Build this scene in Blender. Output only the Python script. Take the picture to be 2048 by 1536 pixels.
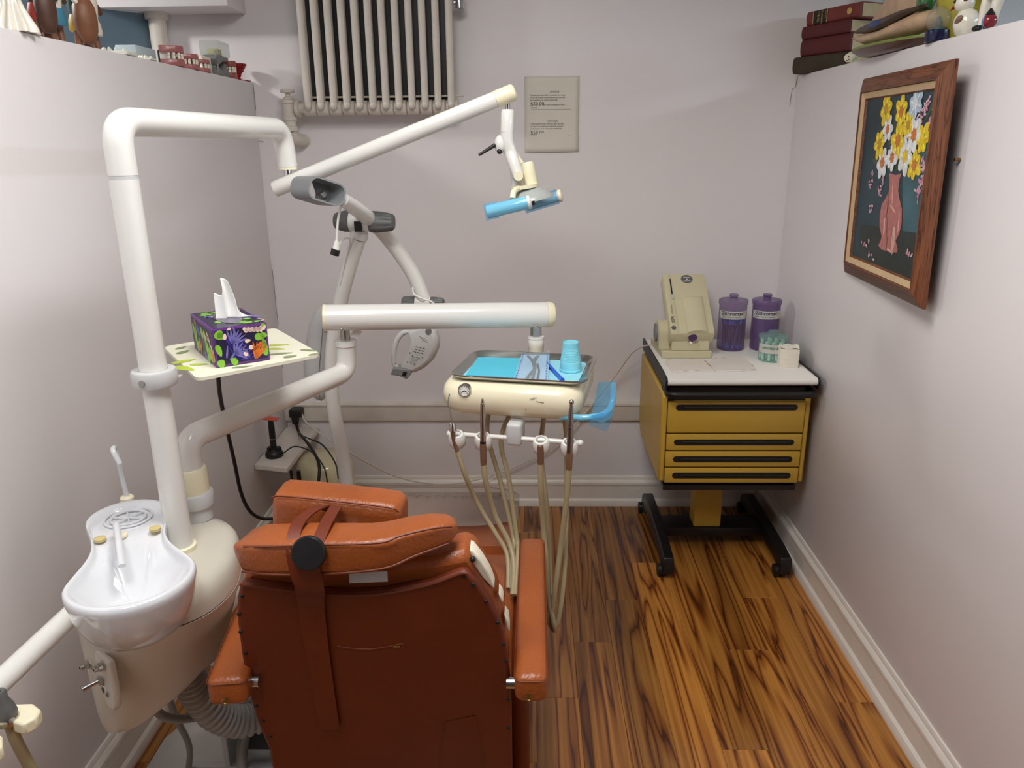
import bpy, bmesh, math, random
from mathutils import Vector, Matrix
for _o in list(bpy.data.objects):
    bpy.data.objects.remove(_o, do_unlink=True)
SC = bpy.context.scene
COL = SC.collection
random.seed(7)
V = Vector
PI = math.pi

# ------------------------------------------------------------------ camera
FPX, CX, CY, CAMH = 1538.0, 1024.0, 768.0, 1.6
_dy = V((36, 481, -FPX)).normalized()
_up = V((-48, 4917, FPX)); _up = (_up - _dy * _up.dot(_dy)).normalized()
_dx = _dy.cross(_up)
RW = Matrix((_dx, _dy, _up))            # camera vector -> world vector
CAM = V((0, 0, CAMH))
cd = bpy.data.cameras.new('camera'); cam = bpy.data.objects.new('camera', cd); COL.objects.link(cam)
cam.matrix_world = Matrix.Translation(CAM) @ RW.to_4x4()
cd.sensor_width = 36; cd.lens = FPX / 2048 * 36; cd.clip_start = 0.02
SC.camera = cam

def ray(px, py):
    return RW @ V((px - CX, CY - py, -FPX))
def A(px, py, y):                        # the point seen at a pixel, at depth Y
    r = ray(px, py); return CAM + r * (y / r.y)
def AZ(px, py, z):
    r = ray(px, py); return CAM + r * ((z - CAMH) / r.z)
def AX(px, py, x):
    r = ray(px, py); return CAM + r * (x / r.x)
def AP(px, py, p, n):
    r = ray(px, py); return CAM + r * ((V(p) - CAM).dot(V(n)) / r.dot(V(n)))

# ------------------------------------------------------------------ light
SC.view_settings.view_transform = 'Standard'
SC.view_settings.look = 'None'
SC.view_settings.gamma = 1
SC.view_settings.use_curve_mapping = False
SC.view_settings.exposure = 0.33
W = bpy.data.worlds.new('world'); SC.world = W; W.use_nodes = True
W.node_tree.nodes['Background'].inputs[0].default_value = (0.92, 0.93, 1.0, 1)
W.node_tree.nodes['Background'].inputs[1].default_value = 0.03
def area(name, loc, sx, sy, power, col, rot=(0, 0, 0)):
    l = bpy.data.lights.new(name, 'AREA'); l.shape = 'RECTANGLE'; l.size = sx; l.size_y = sy
    l.energy = power; l.color = col
    o = bpy.data.objects.new(name, l); COL.objects.link(o); o.location = loc; o.rotation_euler = rot
    return o
area('ceiling_panel_light', (-0.10, 1.25, 2.62), 0.60, 0.60, 17, (1.0, 0.97, 0.93))
area('added_fill_near_camera', (-0.45, 0.35, 2.62), 0.60, 0.60, 17, (0.95, 0.965, 1.0))  # unseen fill added overhead to lift front-facing whites and the right wall
area('ceiling_light_left_room', (-2.4, 2.5, 2.48), 0.5, 0.9, 184, (1.0, 0.970, 0.935))
area('ceiling_light_right_room', (3.0, 1.1, 2.34), 0.5, 1.5, 62, (0.70, 0.86, 1.0))

# ------------------------------------------------------------------ materials
def lin(c):
    c = c / 255.0
    return c / 12.92 if c <= 0.04045 else ((c + 0.055) / 1.055) ** 2.4
def rgb(c):
    return (lin(c[0]), lin(c[1]), lin(c[2]), 1)
_M = {}
def mat(name, c, rough=0.5, metal=0.0, var=0.06, vs=6.0, bump=0.0, bs=200.0, coat=0.0, trans=0.0, spec=0.5, alpha=None, emit=0.0, stretch=(1, 1, 1)):
    if name in _M: return _M[name]
    m = bpy.data.materials.new(name); m.use_nodes = True
    nt = m.node_tree; N = nt.nodes; L = nt.links
    b = N['Principled BSDF']; out = N['Material Output']
    b.inputs['Roughness'].default_value = rough; b.inputs['Metallic'].default_value = metal
    b.inputs['Coat Weight'].default_value = coat; b.inputs['Coat Roughness'].default_value = 0.08
    b.inputs['Specular IOR Level'].default_value = spec
    b.inputs['Transmission Weight'].default_value = trans
    tc = N.new('ShaderNodeTexCoord'); mp = N.new('ShaderNodeMapping'); mp.inputs['Scale'].default_value = stretch
    L.new(tc.outputs['Object'], mp.inputs['Vector'])
    nz = N.new('ShaderNodeTexNoise'); nz.inputs['Scale'].default_value = vs; nz.inputs['Detail'].default_value = 3
    L.new(mp.outputs[0], nz.inputs['Vector'])
    cr = N.new('ShaderNodeMapRange'); cr.inputs['From Min'].default_value = 0.3; cr.inputs['From Max'].default_value = 0.7
    cr.inputs['To Min'].default_value = 1 - var; cr.inputs['To Max'].default_value = 1 + var
    L.new(nz.outputs['Fac'], cr.inputs['Value'])
    mx = N.new('ShaderNodeVectorMath'); mx.operation = 'SCALE'; mx.inputs[0].default_value = rgb(c)[:3]
    L.new(cr.outputs[0], mx.inputs['Scale']); L.new(mx.outputs[0], b.inputs['Base Color'])
    if bump:
        n2 = N.new('ShaderNodeTexNoise'); n2.inputs['Scale'].default_value = bs; n2.inputs['Detail'].default_value = 3
        L.new(tc.outputs['Object'], n2.inputs['Vector'])
        bp = N.new('ShaderNodeBump'); bp.inputs['Strength'].default_value = bump; bp.inputs['Distance'].default_value = 0.002
        L.new(n2.outputs['Fac'], bp.inputs['Height']); L.new(bp.outputs[0], b.inputs['Normal'])
    if emit:
        b.inputs['Emission Color'].default_value = rgb(c); b.inputs['Emission Strength'].default_value = emit
    if alpha is not None:                # a tinted clear film: part see-through, part gloss
        tr = N.new('ShaderNodeBsdfTransparent'); k = [0.55 + 0.45 * v for v in rgb(c)[:3]]
        tr.inputs[0].default_value = (*k, 1)
        ms = N.new('ShaderNodeMixShader'); ms.inputs[0].default_value = alpha
        L.new(tr.outputs[0], ms.inputs[1]); L.new(b.outputs[0], ms.inputs[2]); L.new(ms.outputs[0], out.inputs[0])
    _M[name] = m
    return m

def wood_mat(name, dark, mid, light, sx, sy, sz, rings, rough=0.3, coat=0.0, rnd=True):
    m = bpy.data.materials.new(name); m.use_nodes = True
    nt = m.node_tree; N = nt.nodes; L = nt.links; b = N['Principled BSDF']
    b.inputs['Roughness'].default_value = rough; b.inputs['Coat Weight'].default_value = coat
    g = N.new('ShaderNodeTexCoord'); oi = N.new('ShaderNodeObjectInfo')
    ad = N.new('ShaderNodeVectorMath'); ad.operation = 'ADD'
    cm = N.new('ShaderNodeCombineXYZ'); ml = N.new('ShaderNodeMath'); ml.operation = 'MULTIPLY'; ml.inputs[1].default_value = 61.0 if rnd else 0.0
    L.new(oi.outputs['Random'], ml.inputs[0])
    for i in range(3): L.new(ml.outputs[0], cm.inputs[i])
    mp = N.new('ShaderNodeMapping'); mp.inputs['Scale'].default_value = (sx, sy, sz)
    L.new(g.outputs['Object'], mp.inputs[0]); L.new(mp.outputs[0], ad.inputs[0]); L.new(cm.outputs[0], ad.inputs[1])
    n1 = N.new('ShaderNodeTexNoise'); n1.inputs['Scale'].default_value = 1.0; n1.inputs['Detail'].default_value = 2.5; n1.inputs['Distortion'].default_value = 0.6
    L.new(ad.outputs[0], n1.inputs['Vector'])
    mr = N.new('ShaderNodeMath'); mr.operation = 'MULTIPLY'; mr.inputs[1].default_value = rings; L.new(n1.outputs['Fac'], mr.inputs[0])
    fr = N.new('ShaderNodeMath'); fr.operation = 'FRACT'; L.new(mr.outputs[0], fr.inputs[0])
    r1 = N.new('ShaderNodeValToRGB'); e = r1.color_ramp.elements
    e[0].position = 0.0; e[0].color = rgb(mid); e[1].position = 1.0; e[1].color = rgb(mid)
    for p, c in ((0.22, light), (0.60, light), (0.84, mid), (0.93, dark), (0.96, dark)):
        q = e.new(p); q.color = rgb(c)
    L.new(fr.outputs[0], r1.inputs[0])
    n2 = N.new('ShaderNodeTexNoise'); n2.inputs['Scale'].default_value = 1.0; n2.inputs['Detail'].default_value = 4
    mp2 = N.new('ShaderNodeVectorMath'); mp2.operation = 'MULTIPLY'; mp2.inputs[1].default_value = (7, 1.5, 7) if sx > sy else (1.2, 9, 9) if sy > sx else (9, 9, 1.2)
    L.new(ad.outputs[0], mp2.inputs[0]); L.new(mp2.outputs[0], n2.inputs['Vector'])
    r2 = N.new('ShaderNodeValToRGB'); r2.color_ramp.elements[0].position = 0.3; r2.color_ramp.elements[0].color = (0.55, 0.47, 0.40, 1)
    r2.color_ramp.elements[1].position = 0.62; r2.color_ramp.elements[1].color = (1, 1, 1, 1); L.new(n2.outputs['Fac'], r2.inputs[0])
    mu = N.new('ShaderNodeMix'); mu.data_type = 'RGBA'; mu.blend_type = 'MULTIPLY'; mu.inputs[0].default_value = 0.85
    L.new(r1.outputs[0], mu.inputs[6]); L.new(r2.outputs[0], mu.inputs[7])
    n3 = N.new('ShaderNodeTexNoise'); n3.inputs['Scale'].default_value = 0.5; n3.inputs['Detail'].default_value = 1.5
    L.new(ad.outputs[0], n3.inputs['Vector'])
    m3 = N.new('ShaderNodeMapRange'); m3.inputs['From Min'].default_value = 0.3; m3.inputs['From Max'].default_value = 0.7
    m3.inputs['To Min'].default_value = 0.66; m3.inputs['To Max'].default_value = 1.22; L.new(n3.outputs['Fac'], m3.inputs['Value'])
    sc = N.new('ShaderNodeVectorMath'); sc.operation = 'SCALE'; L.new(mu.outputs[2], sc.inputs[0]); L.new(m3.outputs[0], sc.inputs['Scale'])
    mrd = N.new('ShaderNodeMapRange'); mrd.inputs['To Min'].default_value = 0.80 if rnd else 1.0; mrd.inputs['To Max'].default_value = 1.16 if rnd else 1.0
    L.new(oi.outputs['Random'], mrd.inputs['Value'])
    sc2 = N.new('ShaderNodeVectorMath'); sc2.operation = 'SCALE'; L.new(sc.outputs[0], sc2.inputs[0]); L.new(mrd.outputs[0], sc2.inputs['Scale'])
    L.new(sc2.outputs[0], b.inputs['Base Color'])
    return m

M_WALL = mat('wall_paint', (236, 231, 231), 0.42, var=0.012, vs=2.5, bump=0.12, bs=90, spec=0.35)
M_WALLB = mat('pale_blue_wall_paint', (104, 126, 142), 0.6, var=0.02, vs=2)
M_GREYWALL = mat('grey_wall_paint', (150, 148, 146), 0.6, var=0.02, vs=2)
M_CEIL = mat('ceiling_paint', (232, 230, 226), 0.8, var=0.02)
M_TRIM = mat('trim_paint', (236, 229, 218), 0.32, var=0.03, vs=9, bump=0.05, bs=60)
M_TRIMOLD = mat('old_trim_paint', (216, 208, 196), 0.45, var=0.06, vs=12, bump=0.1, bs=50)
M_WHITE = mat('white_enamel', (234, 233, 227), 0.22, var=0.015, coat=0.35)
M_GLAZE = mat('white_glazed_ceramic', (224, 226, 229), 0.07, var=0.01, coat=0.8)
M_CREAM = mat('aged_cream_plastic', (243, 236, 204), 0.33, var=0.03, vs=14)
M_CONSOLE = mat('yellowed_ivory_plastic', (248, 240, 208), 0.22, var=0.02, vs=8, coat=0.3)
M_UNIT = mat('unit_cabinet_plastic', (226, 222, 208), 0.35, var=0.015)
M_UNITTOP = mat('unit_cover_plastic', (206, 201, 186), 0.28, var=0.02, coat=0.2)
M_GREY = mat('grey_plastic', (128, 131, 133), 0.42, var=0.03)
M_DGREY = mat('dark_grey_plastic', (98, 98, 97), 0.5, var=0.04)
M_LGREY = mat('light_grey_plastic', (203, 204, 203), 0.42, var=0.02)
M_HOSEG = mat('grey_corrugated_hose', (176, 174, 168), 0.45, var=0.03)
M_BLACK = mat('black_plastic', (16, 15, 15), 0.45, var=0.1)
M_BLACKM = mat('black_metal', (22, 20, 19), 0.38, var=0.1)
M_CHROME = mat('chrome', (214, 214, 216), 0.12, 1.0, var=0.02)
M_STEEL = mat('brushed_steel', (190, 188, 184), 0.26, 1.0, var=0.05, vs=30)
M_BRASS = mat('old_brass', (150, 118, 70), 0.35, 0.9, var=0.1)
M_HANDP = mat('handpiece_metal', (186, 180, 174), 0.24, 1.0, var=0.05)
M_BROWNC = mat('smoked_brown_plastic', (118, 86, 66), 0.22, var=0.1)
M_TUBE = mat('tan_silicone_tube', (166, 152, 118), 0.4, var=0.06, vs=10)
M_LEATHER = mat('orange_brown_vinyl', (156, 82, 38), 0.34, var=0.14, vs=7, bump=0.7, bs=130)
M_LEATHER2 = mat('brown_vinyl_back', (104, 38, 9), 0.5, var=0.10, vs=9, bump=0.12, bs=190)
M_PIPING = mat('brown_piping', (112, 48, 16), 0.5, var=0.1)
M_FOAM = mat('torn_white_foam', (236, 228, 206), 0.8, var=0.06, vs=40)
M_YEL = mat('mustard_lacquer', (196, 158, 60), 0.38, var=0.03, vs=5)
M_LAMI = mat('white_laminate', (240, 237, 230), 0.25, var=0.01)
M_BEIGE = mat('beige_machine_plastic', (212, 204, 168), 0.42, var=0.03, vs=9)
M_TANK = mat('beige_gloss_tank', (206, 196, 158), 0.15, var=0.04, coat=0.5)
M_PAPER = mat('paper', (222, 217, 203), 0.85, var=0.01)
M_TISSUE = mat('white_tissue', (246, 245, 243), 0.9, var=0.02)
M_GAUZE = mat('gauze', (240, 233, 218), 0.9, var=0.03, vs=40, bump=0.2, bs=300)
M_INK = mat('black_ink', (38, 36, 34), 0.8)
M_CYAN = mat('blue_paper', (86, 200, 226), 0.8, var=0.02)
M_LINER = mat('pale_blue_paper', (152, 222, 238), 0.85, var=0.02)
M_CUP = mat('light_blue_cup', (134, 216, 234), 0.3, var=0.02)
M_BLUE = mat('deep_blue_plastic', (10, 84, 206), 0.3)
M_FILM = mat('blue_barrier_film', (130, 206, 242), 0.12, alpha=0.18, var=0.02)
M_FILM2 = mat('blue_wrapped_handle', (126, 204, 236), 0.18, var=0.03, coat=0.4)
M_POUCH = mat('clear_pouch_film', (226, 238, 246), 0.1, alpha=0.24, var=0.02)
M_CLEAR = mat('clear_plastic_cover', (196, 186, 174), 0.12, alpha=0.42, var=0.05)
M_BOXCLEAR = mat('clear_box_plastic', (214, 218, 214), 0.12, alpha=0.25, var=0.02)
M_PURPLE = mat('purple_translucent_plastic', (150, 120, 170), 0.12, alpha=0.26, var=0.02)
M_PURPLE2 = mat('violet_plastic', (124, 94, 150), 0.16, alpha=0.55, var=0.02)
M_AQUA = mat('aqua_translucent_plastic', (190, 226, 216), 0.10, alpha=0.20, var=0.02)
M_FOIL = mat('silver_label_foil', (214, 212, 204), 0.35, 0.25, var=0.08, vs=20)
M_NAVY = mat('navy_print', (28, 36, 84), 0.5)
M_ORANGEINK = mat('orange_print', (190, 92, 50), 0.5)
M_GREENINK = mat('green_print', (10, 128, 104), 0.5)
M_STRAW = mat('clear_ejector_tube', (140, 132, 140), 0.3, var=0.05)
M_TIP = mat('blue_ejector_tip', (130, 176, 250), 0.4)
M_COTTON = mat('cotton_roll', (226, 242, 234), 0.9, var=0.03)
M_CABLEW = mat('white_cable', (214, 206, 192), 0.5)
M_CABLEG = mat('grey_cable', (146, 144, 138), 0.45)
M_CANV = mat('painting_teal_ground', (40, 66, 76), 0.55, var=0.45, vs=3.2)
M_WOODF = wood_mat('oak_picture_frame', (66, 34, 18), (112, 62, 34), (134, 80, 48), 60, 3, 60, 5, 0.42, rnd=False)
M_WOODFV = wood_mat('oak_picture_frame_upright', (66, 34, 18), (112, 62, 34), (134, 80, 48), 60, 60, 3, 5, 0.42, rnd=False)
M_LINENL = mat('linen_liner', (206, 178, 138), 0.8, var=0.05, vs=60)
M_FLOOR = wood_mat('laminate_plank', (92, 47, 18), (148, 86, 34), (192, 130, 58), 13, 0.75, 13, 6, 0.26, 0.15)

# ------------------------------------------------------------------ mesh building
def spl(pts, n=8):
    pts = [V(p) for p in pts]
    if len(pts) < 3: return pts
    q = [2 * pts[0] - pts[1]] + pts + [2 * pts[-1] - pts[-2]]
    out = []
    for i in range(1, len(q) - 2):
        p0, p1, p2, p3 = q[i - 1], q[i], q[i + 1], q[i + 2]
        for k in range(n):
            t = k / n
            out.append(0.5 * ((2 * p1) + (p2 - p0) * t + (2 * p0 - 5 * p1 + 4 * p2 - p3) * t * t + (3 * p1 - p0 - 3 * p2 + p3) * t ** 3))
    out.append(pts[-1].copy())
    return out
def rounded(pts, r, n=6):                # polyline with its corners rounded
    pts = [V(p) for p in pts]; out = [pts[0]]
    for i in range(1, len(pts) - 1):
        a, b, c = pts[i - 1], pts[i], pts[i + 1]
        d1 = (a - b); d2 = (c - b); rr = min(r, d1.length * .49, d2.length * .49)
        p = b + d1.normalized() * rr; q = b + d2.normalized() * rr
        for k in range(n + 1):
            t = k / n; out.append((1 - t) ** 2 * p + 2 * t * (1 - t) * b + t * t * q)
    out.append(pts[-1]); return out

class MB:
    def __init__(s): s.v = []; s.f = []
    def add(s, vs, fs):
        o = len(s.v); s.v += [V(v) for v in vs]; s.f += [tuple(i + o for i in f) for f in fs]; return s
    def bm(s, b, M=None):
        b.verts.ensure_lookup_table()
        for i, v in enumerate(b.verts): v.index = i
        s.add([(M @ v.co) if M else v.co for v in b.verts], [[v.index for v in f.verts] for f in b.faces]); b.free(); return s
    def box(s, lo, hi, r=0.0, seg=2, M=None):
        lo = V(lo); hi = V(hi); b = bmesh.new(); bmesh.ops.create_cube(b, size=1)
        c = (lo + hi) / 2; d = hi - lo
        for v in b.verts: v.co = V((v.co.x * d.x, v.co.y * d.y, v.co.z * d.z)) + c
        if r > 0: bmesh.ops.bevel(b, geom=list(b.edges), offset=min(r, min(abs(d.x), abs(d.y), abs(d.z)) * .49), segments=seg, profile=0.5, affect='EDGES')
        return s.bm(b, M)
    def cyl(s, p, q, r, r2=None, n=20):
        return s.tube([p, q], [r, r if r2 is None else r2], n)
    def tube(s, pts, r, n=14, cap=True, up=None):
        pts = [V(p) for p in pts]; m = len(pts)
        rs = r if isinstance(r, (list, tuple)) else [r] * m
        t = (pts[1] - pts[0]).normalized()
        u = V(up) if up else (V((0, 0, 1)) if abs(t.z) < .9 else V((1, 0, 0)))
        nrm = (u - t * u.dot(t)).normalized(); vs = []
        for i in range(m):
            tt = (pts[min(i + 1, m - 1)] - pts[max(i - 1, 0)])
            if tt.length > 1e-9: t = tt.normalized()
            nrm = (nrm - t * nrm.dot(t)).normalized(); bn = t.cross(nrm)
            for k in range(n):
                a = 2 * PI * k / n; vs.append(pts[i] + (nrm * math.cos(a) + bn * math.sin(a)) * rs[i])
        fs = [(i * n + k, i * n + (k + 1) % n, (i + 1) * n + (k + 1) % n, (i + 1) * n + k) for i in range(m - 1) for k in range(n)]
        if cap: fs += [tuple(range(n - 1, -1, -1)), tuple(range((m - 1) * n, m * n))]
        return s.add(vs, fs)
    def ribbon(s, pts, w, t, side):      # flat strap: path, width(s), thickness, side direction(s)
        m = len(pts); vs = []
        ws = w if isinstance(w, (list, tuple)) else [w] * m
        for i in range(m):
            p = V(pts[i]); d = (V(pts[min(i + 1, m - 1)]) - V(pts[max(i - 1, 0)])).normalized()
            sd = V(side); sd = (sd - d * sd.dot(d)).normalized(); nn = d.cross(sd)
            h = ws[i] / 2
            vs += [p - sd * h - nn * t / 2, p + sd * h - nn * t / 2, p + sd * h + nn * t / 2, p - sd * h + nn * t / 2]
        fs = [(i * 4 + k, i * 4 + (k + 1) % 4, i * 4 + 4 + (k + 1) % 4, i * 4 + 4 + k) for i in range(m - 1) for k in range(4)]
        fs += [(3, 2, 1, 0), tuple((m - 1) * 4 + k for k in range(4))]
        return s.add(vs, fs)
    def lathe(s, prof, n=28, M=None, cap=True):
        vs = []; m = len(prof)
        for r, z in prof:
            for k in range(n):
                a = 2 * PI * k / n; p = V((r * math.cos(a), r * math.sin(a), z)); vs.append(M @ p if M else p)
        fs = [(i * n + k, i * n + (k + 1) % n, (i + 1) * n + (k + 1) % n, (i + 1) * n + k) for i in range(m - 1) for k in range(n)]
        if cap:
            if prof[0][0] > 1e-6: fs.append(tuple(range(n - 1, -1, -1)))
            if prof[-1][0] > 1e-6: fs.append(tuple(range((m - 1) * n, m * n)))
        return s.add(vs, fs)
    def loft(s, rings, cap=True):
        n = len(rings[0]); vs = [p for r in rings for p in r]; m = len(rings)
        fs = [(i * n + k, i * n + (k + 1) % n, (i + 1) * n + (k + 1) % n, (i + 1) * n + k) for i in range(m - 1) for k in range(n)]
        if cap: fs += [tuple(range(n - 1, -1, -1)), tuple(range((m - 1) * n, m * n))]
        return s.add(vs, fs)
    def prism(s, poly, d):               # polygon of 3-D points pushed along vector d
        n = len(poly); d = V(d); p = [V(q) for q in poly]
        return s.add(p + [q + d for q in p], [tuple(range(n - 1, -1, -1)), tuple(range(n, 2 * n))] + [(k, (k + 1) % n, n + (k + 1) % n, n + k) for k in range(n)])
    def sphere(s, c, r, n=16, m=10, sq=(1, 1, 1), M=None):
        b = bmesh.new(); bmesh.ops.create_uvsphere(b, u_segments=n, v_segments=m, radius=1)
        R = M or Matrix.Identity(3)
        for v in b.verts: v.co = V(c) + R @ V((v.co.x * r * sq[0], v.co.y * r * sq[1], v.co.z * r * sq[2]))
        return s.bm(b)
    def xf(s, M):
        s.v = [M @ v for v in s.v]; return s

ROOTM = {}
def tag(o, label=None, cat=None, group=None, kind=None):
    if label: o['label'] = label
    if cat: o['category'] = cat
    if group: o['group'] = group
    if kind: o['kind'] = kind
    return o
def thing(name, loc, label, cat, rotz=0.0, group=None):
    o = bpy.data.objects.new(name, None); COL.objects.link(o); o.empty_display_size = 0.05
    o.location = loc; o.rotation_euler = (0, 0, rotz)
    ROOTM[o.name] = Matrix.Translation(V(loc)) @ Matrix.Rotation(rotz, 4, 'Z')
    return tag(o, label, cat, group)
def obj(name, mb, m, parent=None, label=None, cat=None, group=None, kind=None, sharp=40, bevel=0, sub=0, local=False, rz=0.0):
    me = bpy.data.meshes.new(name)
    if parent is not None:
        MR = ROOTM[parent.name]
    else:
        lo = [min(v[i] for v in mb.v) for i in range(3)]; hi = [max(v[i] for v in mb.v) for i in range(3)]
        MR = Matrix.Translation(V(((lo[0] + hi[0]) / 2, (lo[1] + hi[1]) / 2, lo[2]))) @ Matrix.Rotation(rz, 4, 'Z')
    I = MR.inverted()
    me.from_pydata([v if local else I @ v for v in mb.v], [], mb.f)
    me.materials.append(m)
    b = bmesh.new(); b.from_mesh(me); bmesh.ops.recalc_face_normals(b, faces=b.faces); b.to_mesh(me); b.free()
    me.polygons.foreach_set('use_smooth', [True] * len(me.polygons))
    me.set_sharp_from_angle(angle=math.radians(sharp))
    o = bpy.data.objects.new(name, me); COL.objects.link(o)
    if parent is not None: o.parent = parent
    else: o.matrix_basis = MR
    ROOTM[o.name] = MR
    if bevel:
        k = o.modifiers.new('bevel', 'BEVEL'); k.width = bevel; k.segments = 2; k.limit_method = 'ANGLE'; k.angle_limit = math.radians(35)
    if sub:
        k = o.modifiers.new('subdivision', 'SUBSURF'); k.levels = sub; k.render_levels = sub
    return tag(o, label, cat, group, kind)
def struct(name, mb, m, label=None, **k):
    return obj(name, mb, m, None, label, kind='structure', **k)

def text(s, size, M, align='LEFT', bold=False, sx=1.0):
    """flat lettering as a mesh builder; M maps the text's x/y plane into the scene"""
    c = bpy.data.curves.new('t', 'FONT'); c.body = s; c.size = size; c.align_x = align; c.resolution_u = 2
    if bold: c.offset = size * 0.02
    o = bpy.data.objects.new('t', c); COL.objects.link(o)
    dg = bpy.context.evaluated_depsgraph_get()
    me = bpy.data.meshes.new_from_object(o.evaluated_get(dg))
    mb = MB().add([M @ V((v.co.x * sx, v.co.y, 0)) for v in me.vertices], [tuple(p.vertices) for p in me.polygons])
    bpy.data.objects.remove(o, do_unlink=True); bpy.data.curves.remove(c); bpy.data.meshes.remove(me)
    return mb
def frame(o, x, y):                      # matrix with given origin, x axis and y axis
    x = V(x).normalized(); y = V(y); y = (y - x * y.dot(x)).normalized(); z = x.cross(y)
    return Matrix(((x.x, y.x, z.x, o[0]), (x.y, y.y, z.y, o[1]), (x.z, y.z, z.z, o[2]), (0, 0, 0, 1)))
def T(x, y, z): return Matrix.Translation(V((x, y, z)))
def RZ(a): return Matrix.Rotation(a, 4, 'Z')
def circle(c, r, n=24, u=(1, 0, 0), v=(0, 1, 0)):
    return [V(c) + V(u) * (r * math.cos(2 * PI * k / n)) + V(v) * (r * math.sin(2 * PI * k / n)) for k in range(n)]
def rrect(w, h, r, n=5):                 # rounded rectangle in 2-D
    out = []
    for cx, cy, a0 in ((w / 2 - r, h / 2 - r, 0), (-w / 2 + r, h / 2 - r, 90), (-w / 2 + r, -h / 2 + r, 180), (w / 2 - r, -h / 2 + r, 270)):
        for k in range(n + 1):
            a = math.radians(a0 + 90 * k / n); out.append((cx + r * math.cos(a), cy + r * math.sin(a)))
    return out
# ------------------------------------------------------------------ the setting
XL, XR, YB, ZT = -1.10, 1.045, 3.25, 1.842
fl = struct('floor', MB().box((-4.5, -1.6, -0.06), (4.5, 3.4, -0.006)), mat('floor_underlay', (96, 56, 24), 0.5))
ROOTM['floor'] = ROOTM[fl.name]
seams = {-1: (1.681, 2.977), 0: (1.939,), 1: (2.212,), 2: (2.463,), 3: (2.726,), 4: (1.736,), 5: (2.176,), 6: (2.484,), 7: (1.929,)}
PW, PL = 0.1275, 1.292
for k in range(-9, 9):
    x0 = 0.016 + PW * k; x1 = min(x0 + PW, XR); x0 = max(x0, XL)
    if x1 - x0 < 0.01: continue
    j0 = seams[k][0] if k in seams else 1.4 + (k * 0.37) % 1.2
    ys = sorted(y for y in [j0 + PL * i for i in range(-4, 4)] if -0.6 < y < YB - 0.02)
    ys = [-0.6] + ys + [YB]
    for a, b in zip(ys, ys[1:]):
        if b - a < 0.03: continue
        mb = MB(); g = 0.0003; e = 0.0006
        lo = V((x0 + g, a + g, -0.005)); hi = V((x1 - g, b - g, 0))
        mb.add([(lo.x, lo.y, lo.z), (hi.x, lo.y, lo.z), (hi.x, hi.y, lo.z), (lo.x, hi.y, lo.z),
                (lo.x, lo.y, -e), (hi.x, lo.y, -e), (hi.x, hi.y, -e), (lo.x, hi.y, -e),
                (lo.x + e, lo.y + e, 0), (hi.x - e, lo.y + e, 0), (hi.x - e, hi.y - e, 0), (lo.x + e, hi.y - e, 0)],
               [(3, 2, 1, 0), (0, 1, 5, 4), (1, 2, 6, 5), (2, 3, 7, 6), (3, 0, 4, 7), (4, 5, 9, 8), (5, 6, 10, 9), (6, 7, 11, 10), (7, 4, 8, 11), (8, 9, 10, 11)])
        obj('plank', mb, M_FLOOR, fl, sharp=20)
struct('wall_back', MB().box((-4.5, YB, -0.06), (4.5, YB + 0.12, 2.75)), M_WALL, 'pale lilac grey wall behind the dental chair')
struct('wall_left', MB().box((XL - 0.13, -0.8, 0), (XL, YB - 0.0005, ZT), 0.004), M_WALL, 'pale lilac half-height partition on the left')
struct('wall_right', MB().box((XR, -0.8, 0), (XR + 0.13, YB - 0.0005, ZT), 0.004), M_WALL, 'pale pinkish half-height partition on the right')
cw = MB(); p0, p1 = V((-1.445, YB, 0)), V((-2.9, 1.55, 0)); d = (p1 - p0).normalized(); nn = V((-d.y, d.x, 0)) * 0.1
cw.prism([p0, p1, p1 - nn, p0 - nn], (0, 0, 2.7)); struct('wall_angled', cw, M_WALLB, 'pale blue wall of the neighbouring room')
struct('wall_far', MB().box((4.2, -1.6, 0), (4.3, YB, 2.75)), M_GREYWALL, 'grey wall of the room beyond the right partition')
struct('wall_far_left', MB().box((-3.9, -1.6, 0), (-3.8, YB, 2.75)), M_WALLB, 'pale wall of the room beyond the left partition')
for pts in ([(XL + .0004, 3.2492, 1.835), (XL + .0012, 3.249, 1.79), (XL + .0006, 3.2488, 1.74)], [(XL + .001, 3.2490, 1.62), (XL + .02, 3.2492, 1.616)], [(XL + .001, 3.2490, 1.10), (XL + .0025, 3.2490, 1.04), (XL + .001, 3.2490, .92), (XL + .003, 3.2490, .86)], [(XL + .001, 3.2490, .80), (XL + .002, 3.2490, .66)], [(XR - .0004, 3.2490, 1.838), (XR - .004, 3.2490, 1.80), (XR - .016, 3.2490, 1.795), (XR - .020, 3.2490, 1.73)]):
    obj('crack', MB().tube([V(p) for p in pts], .0009, 5), mat('crack_shadow', (112, 106, 102), .9), bpy.data.objects['wall_back'])
struct('ceiling', MB().box((-4.5, -1.6, 2.66), (4.5, YB + 0.12, 2.75)), M_CEIL)
# soffit on the back wall and its pipe
struct('trim_1', MB().box((-2.2, 3.06, 2.089), (-1.10, YB - 0.001, 2.655), 0.003), M_WALL, 'boxed-in soffit high on the back wall')
pr = thing('riser_pipe', (-1.425, 3.19, 1.2), 'white vertical pipe rising into the boxed soffit', 'pipe')
obj('pipe', MB().cyl((-1.425, 3.19, 1.2), (-1.425, 3.19, 2.088), 0.032), M_TRIMOLD, pr)
obj('pipe_collar', MB().cyl((-1.425, 3.19, 2.066), (-1.425, 3.19, 2.0885), 0.042), M_TRIMOLD, pr)
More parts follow.
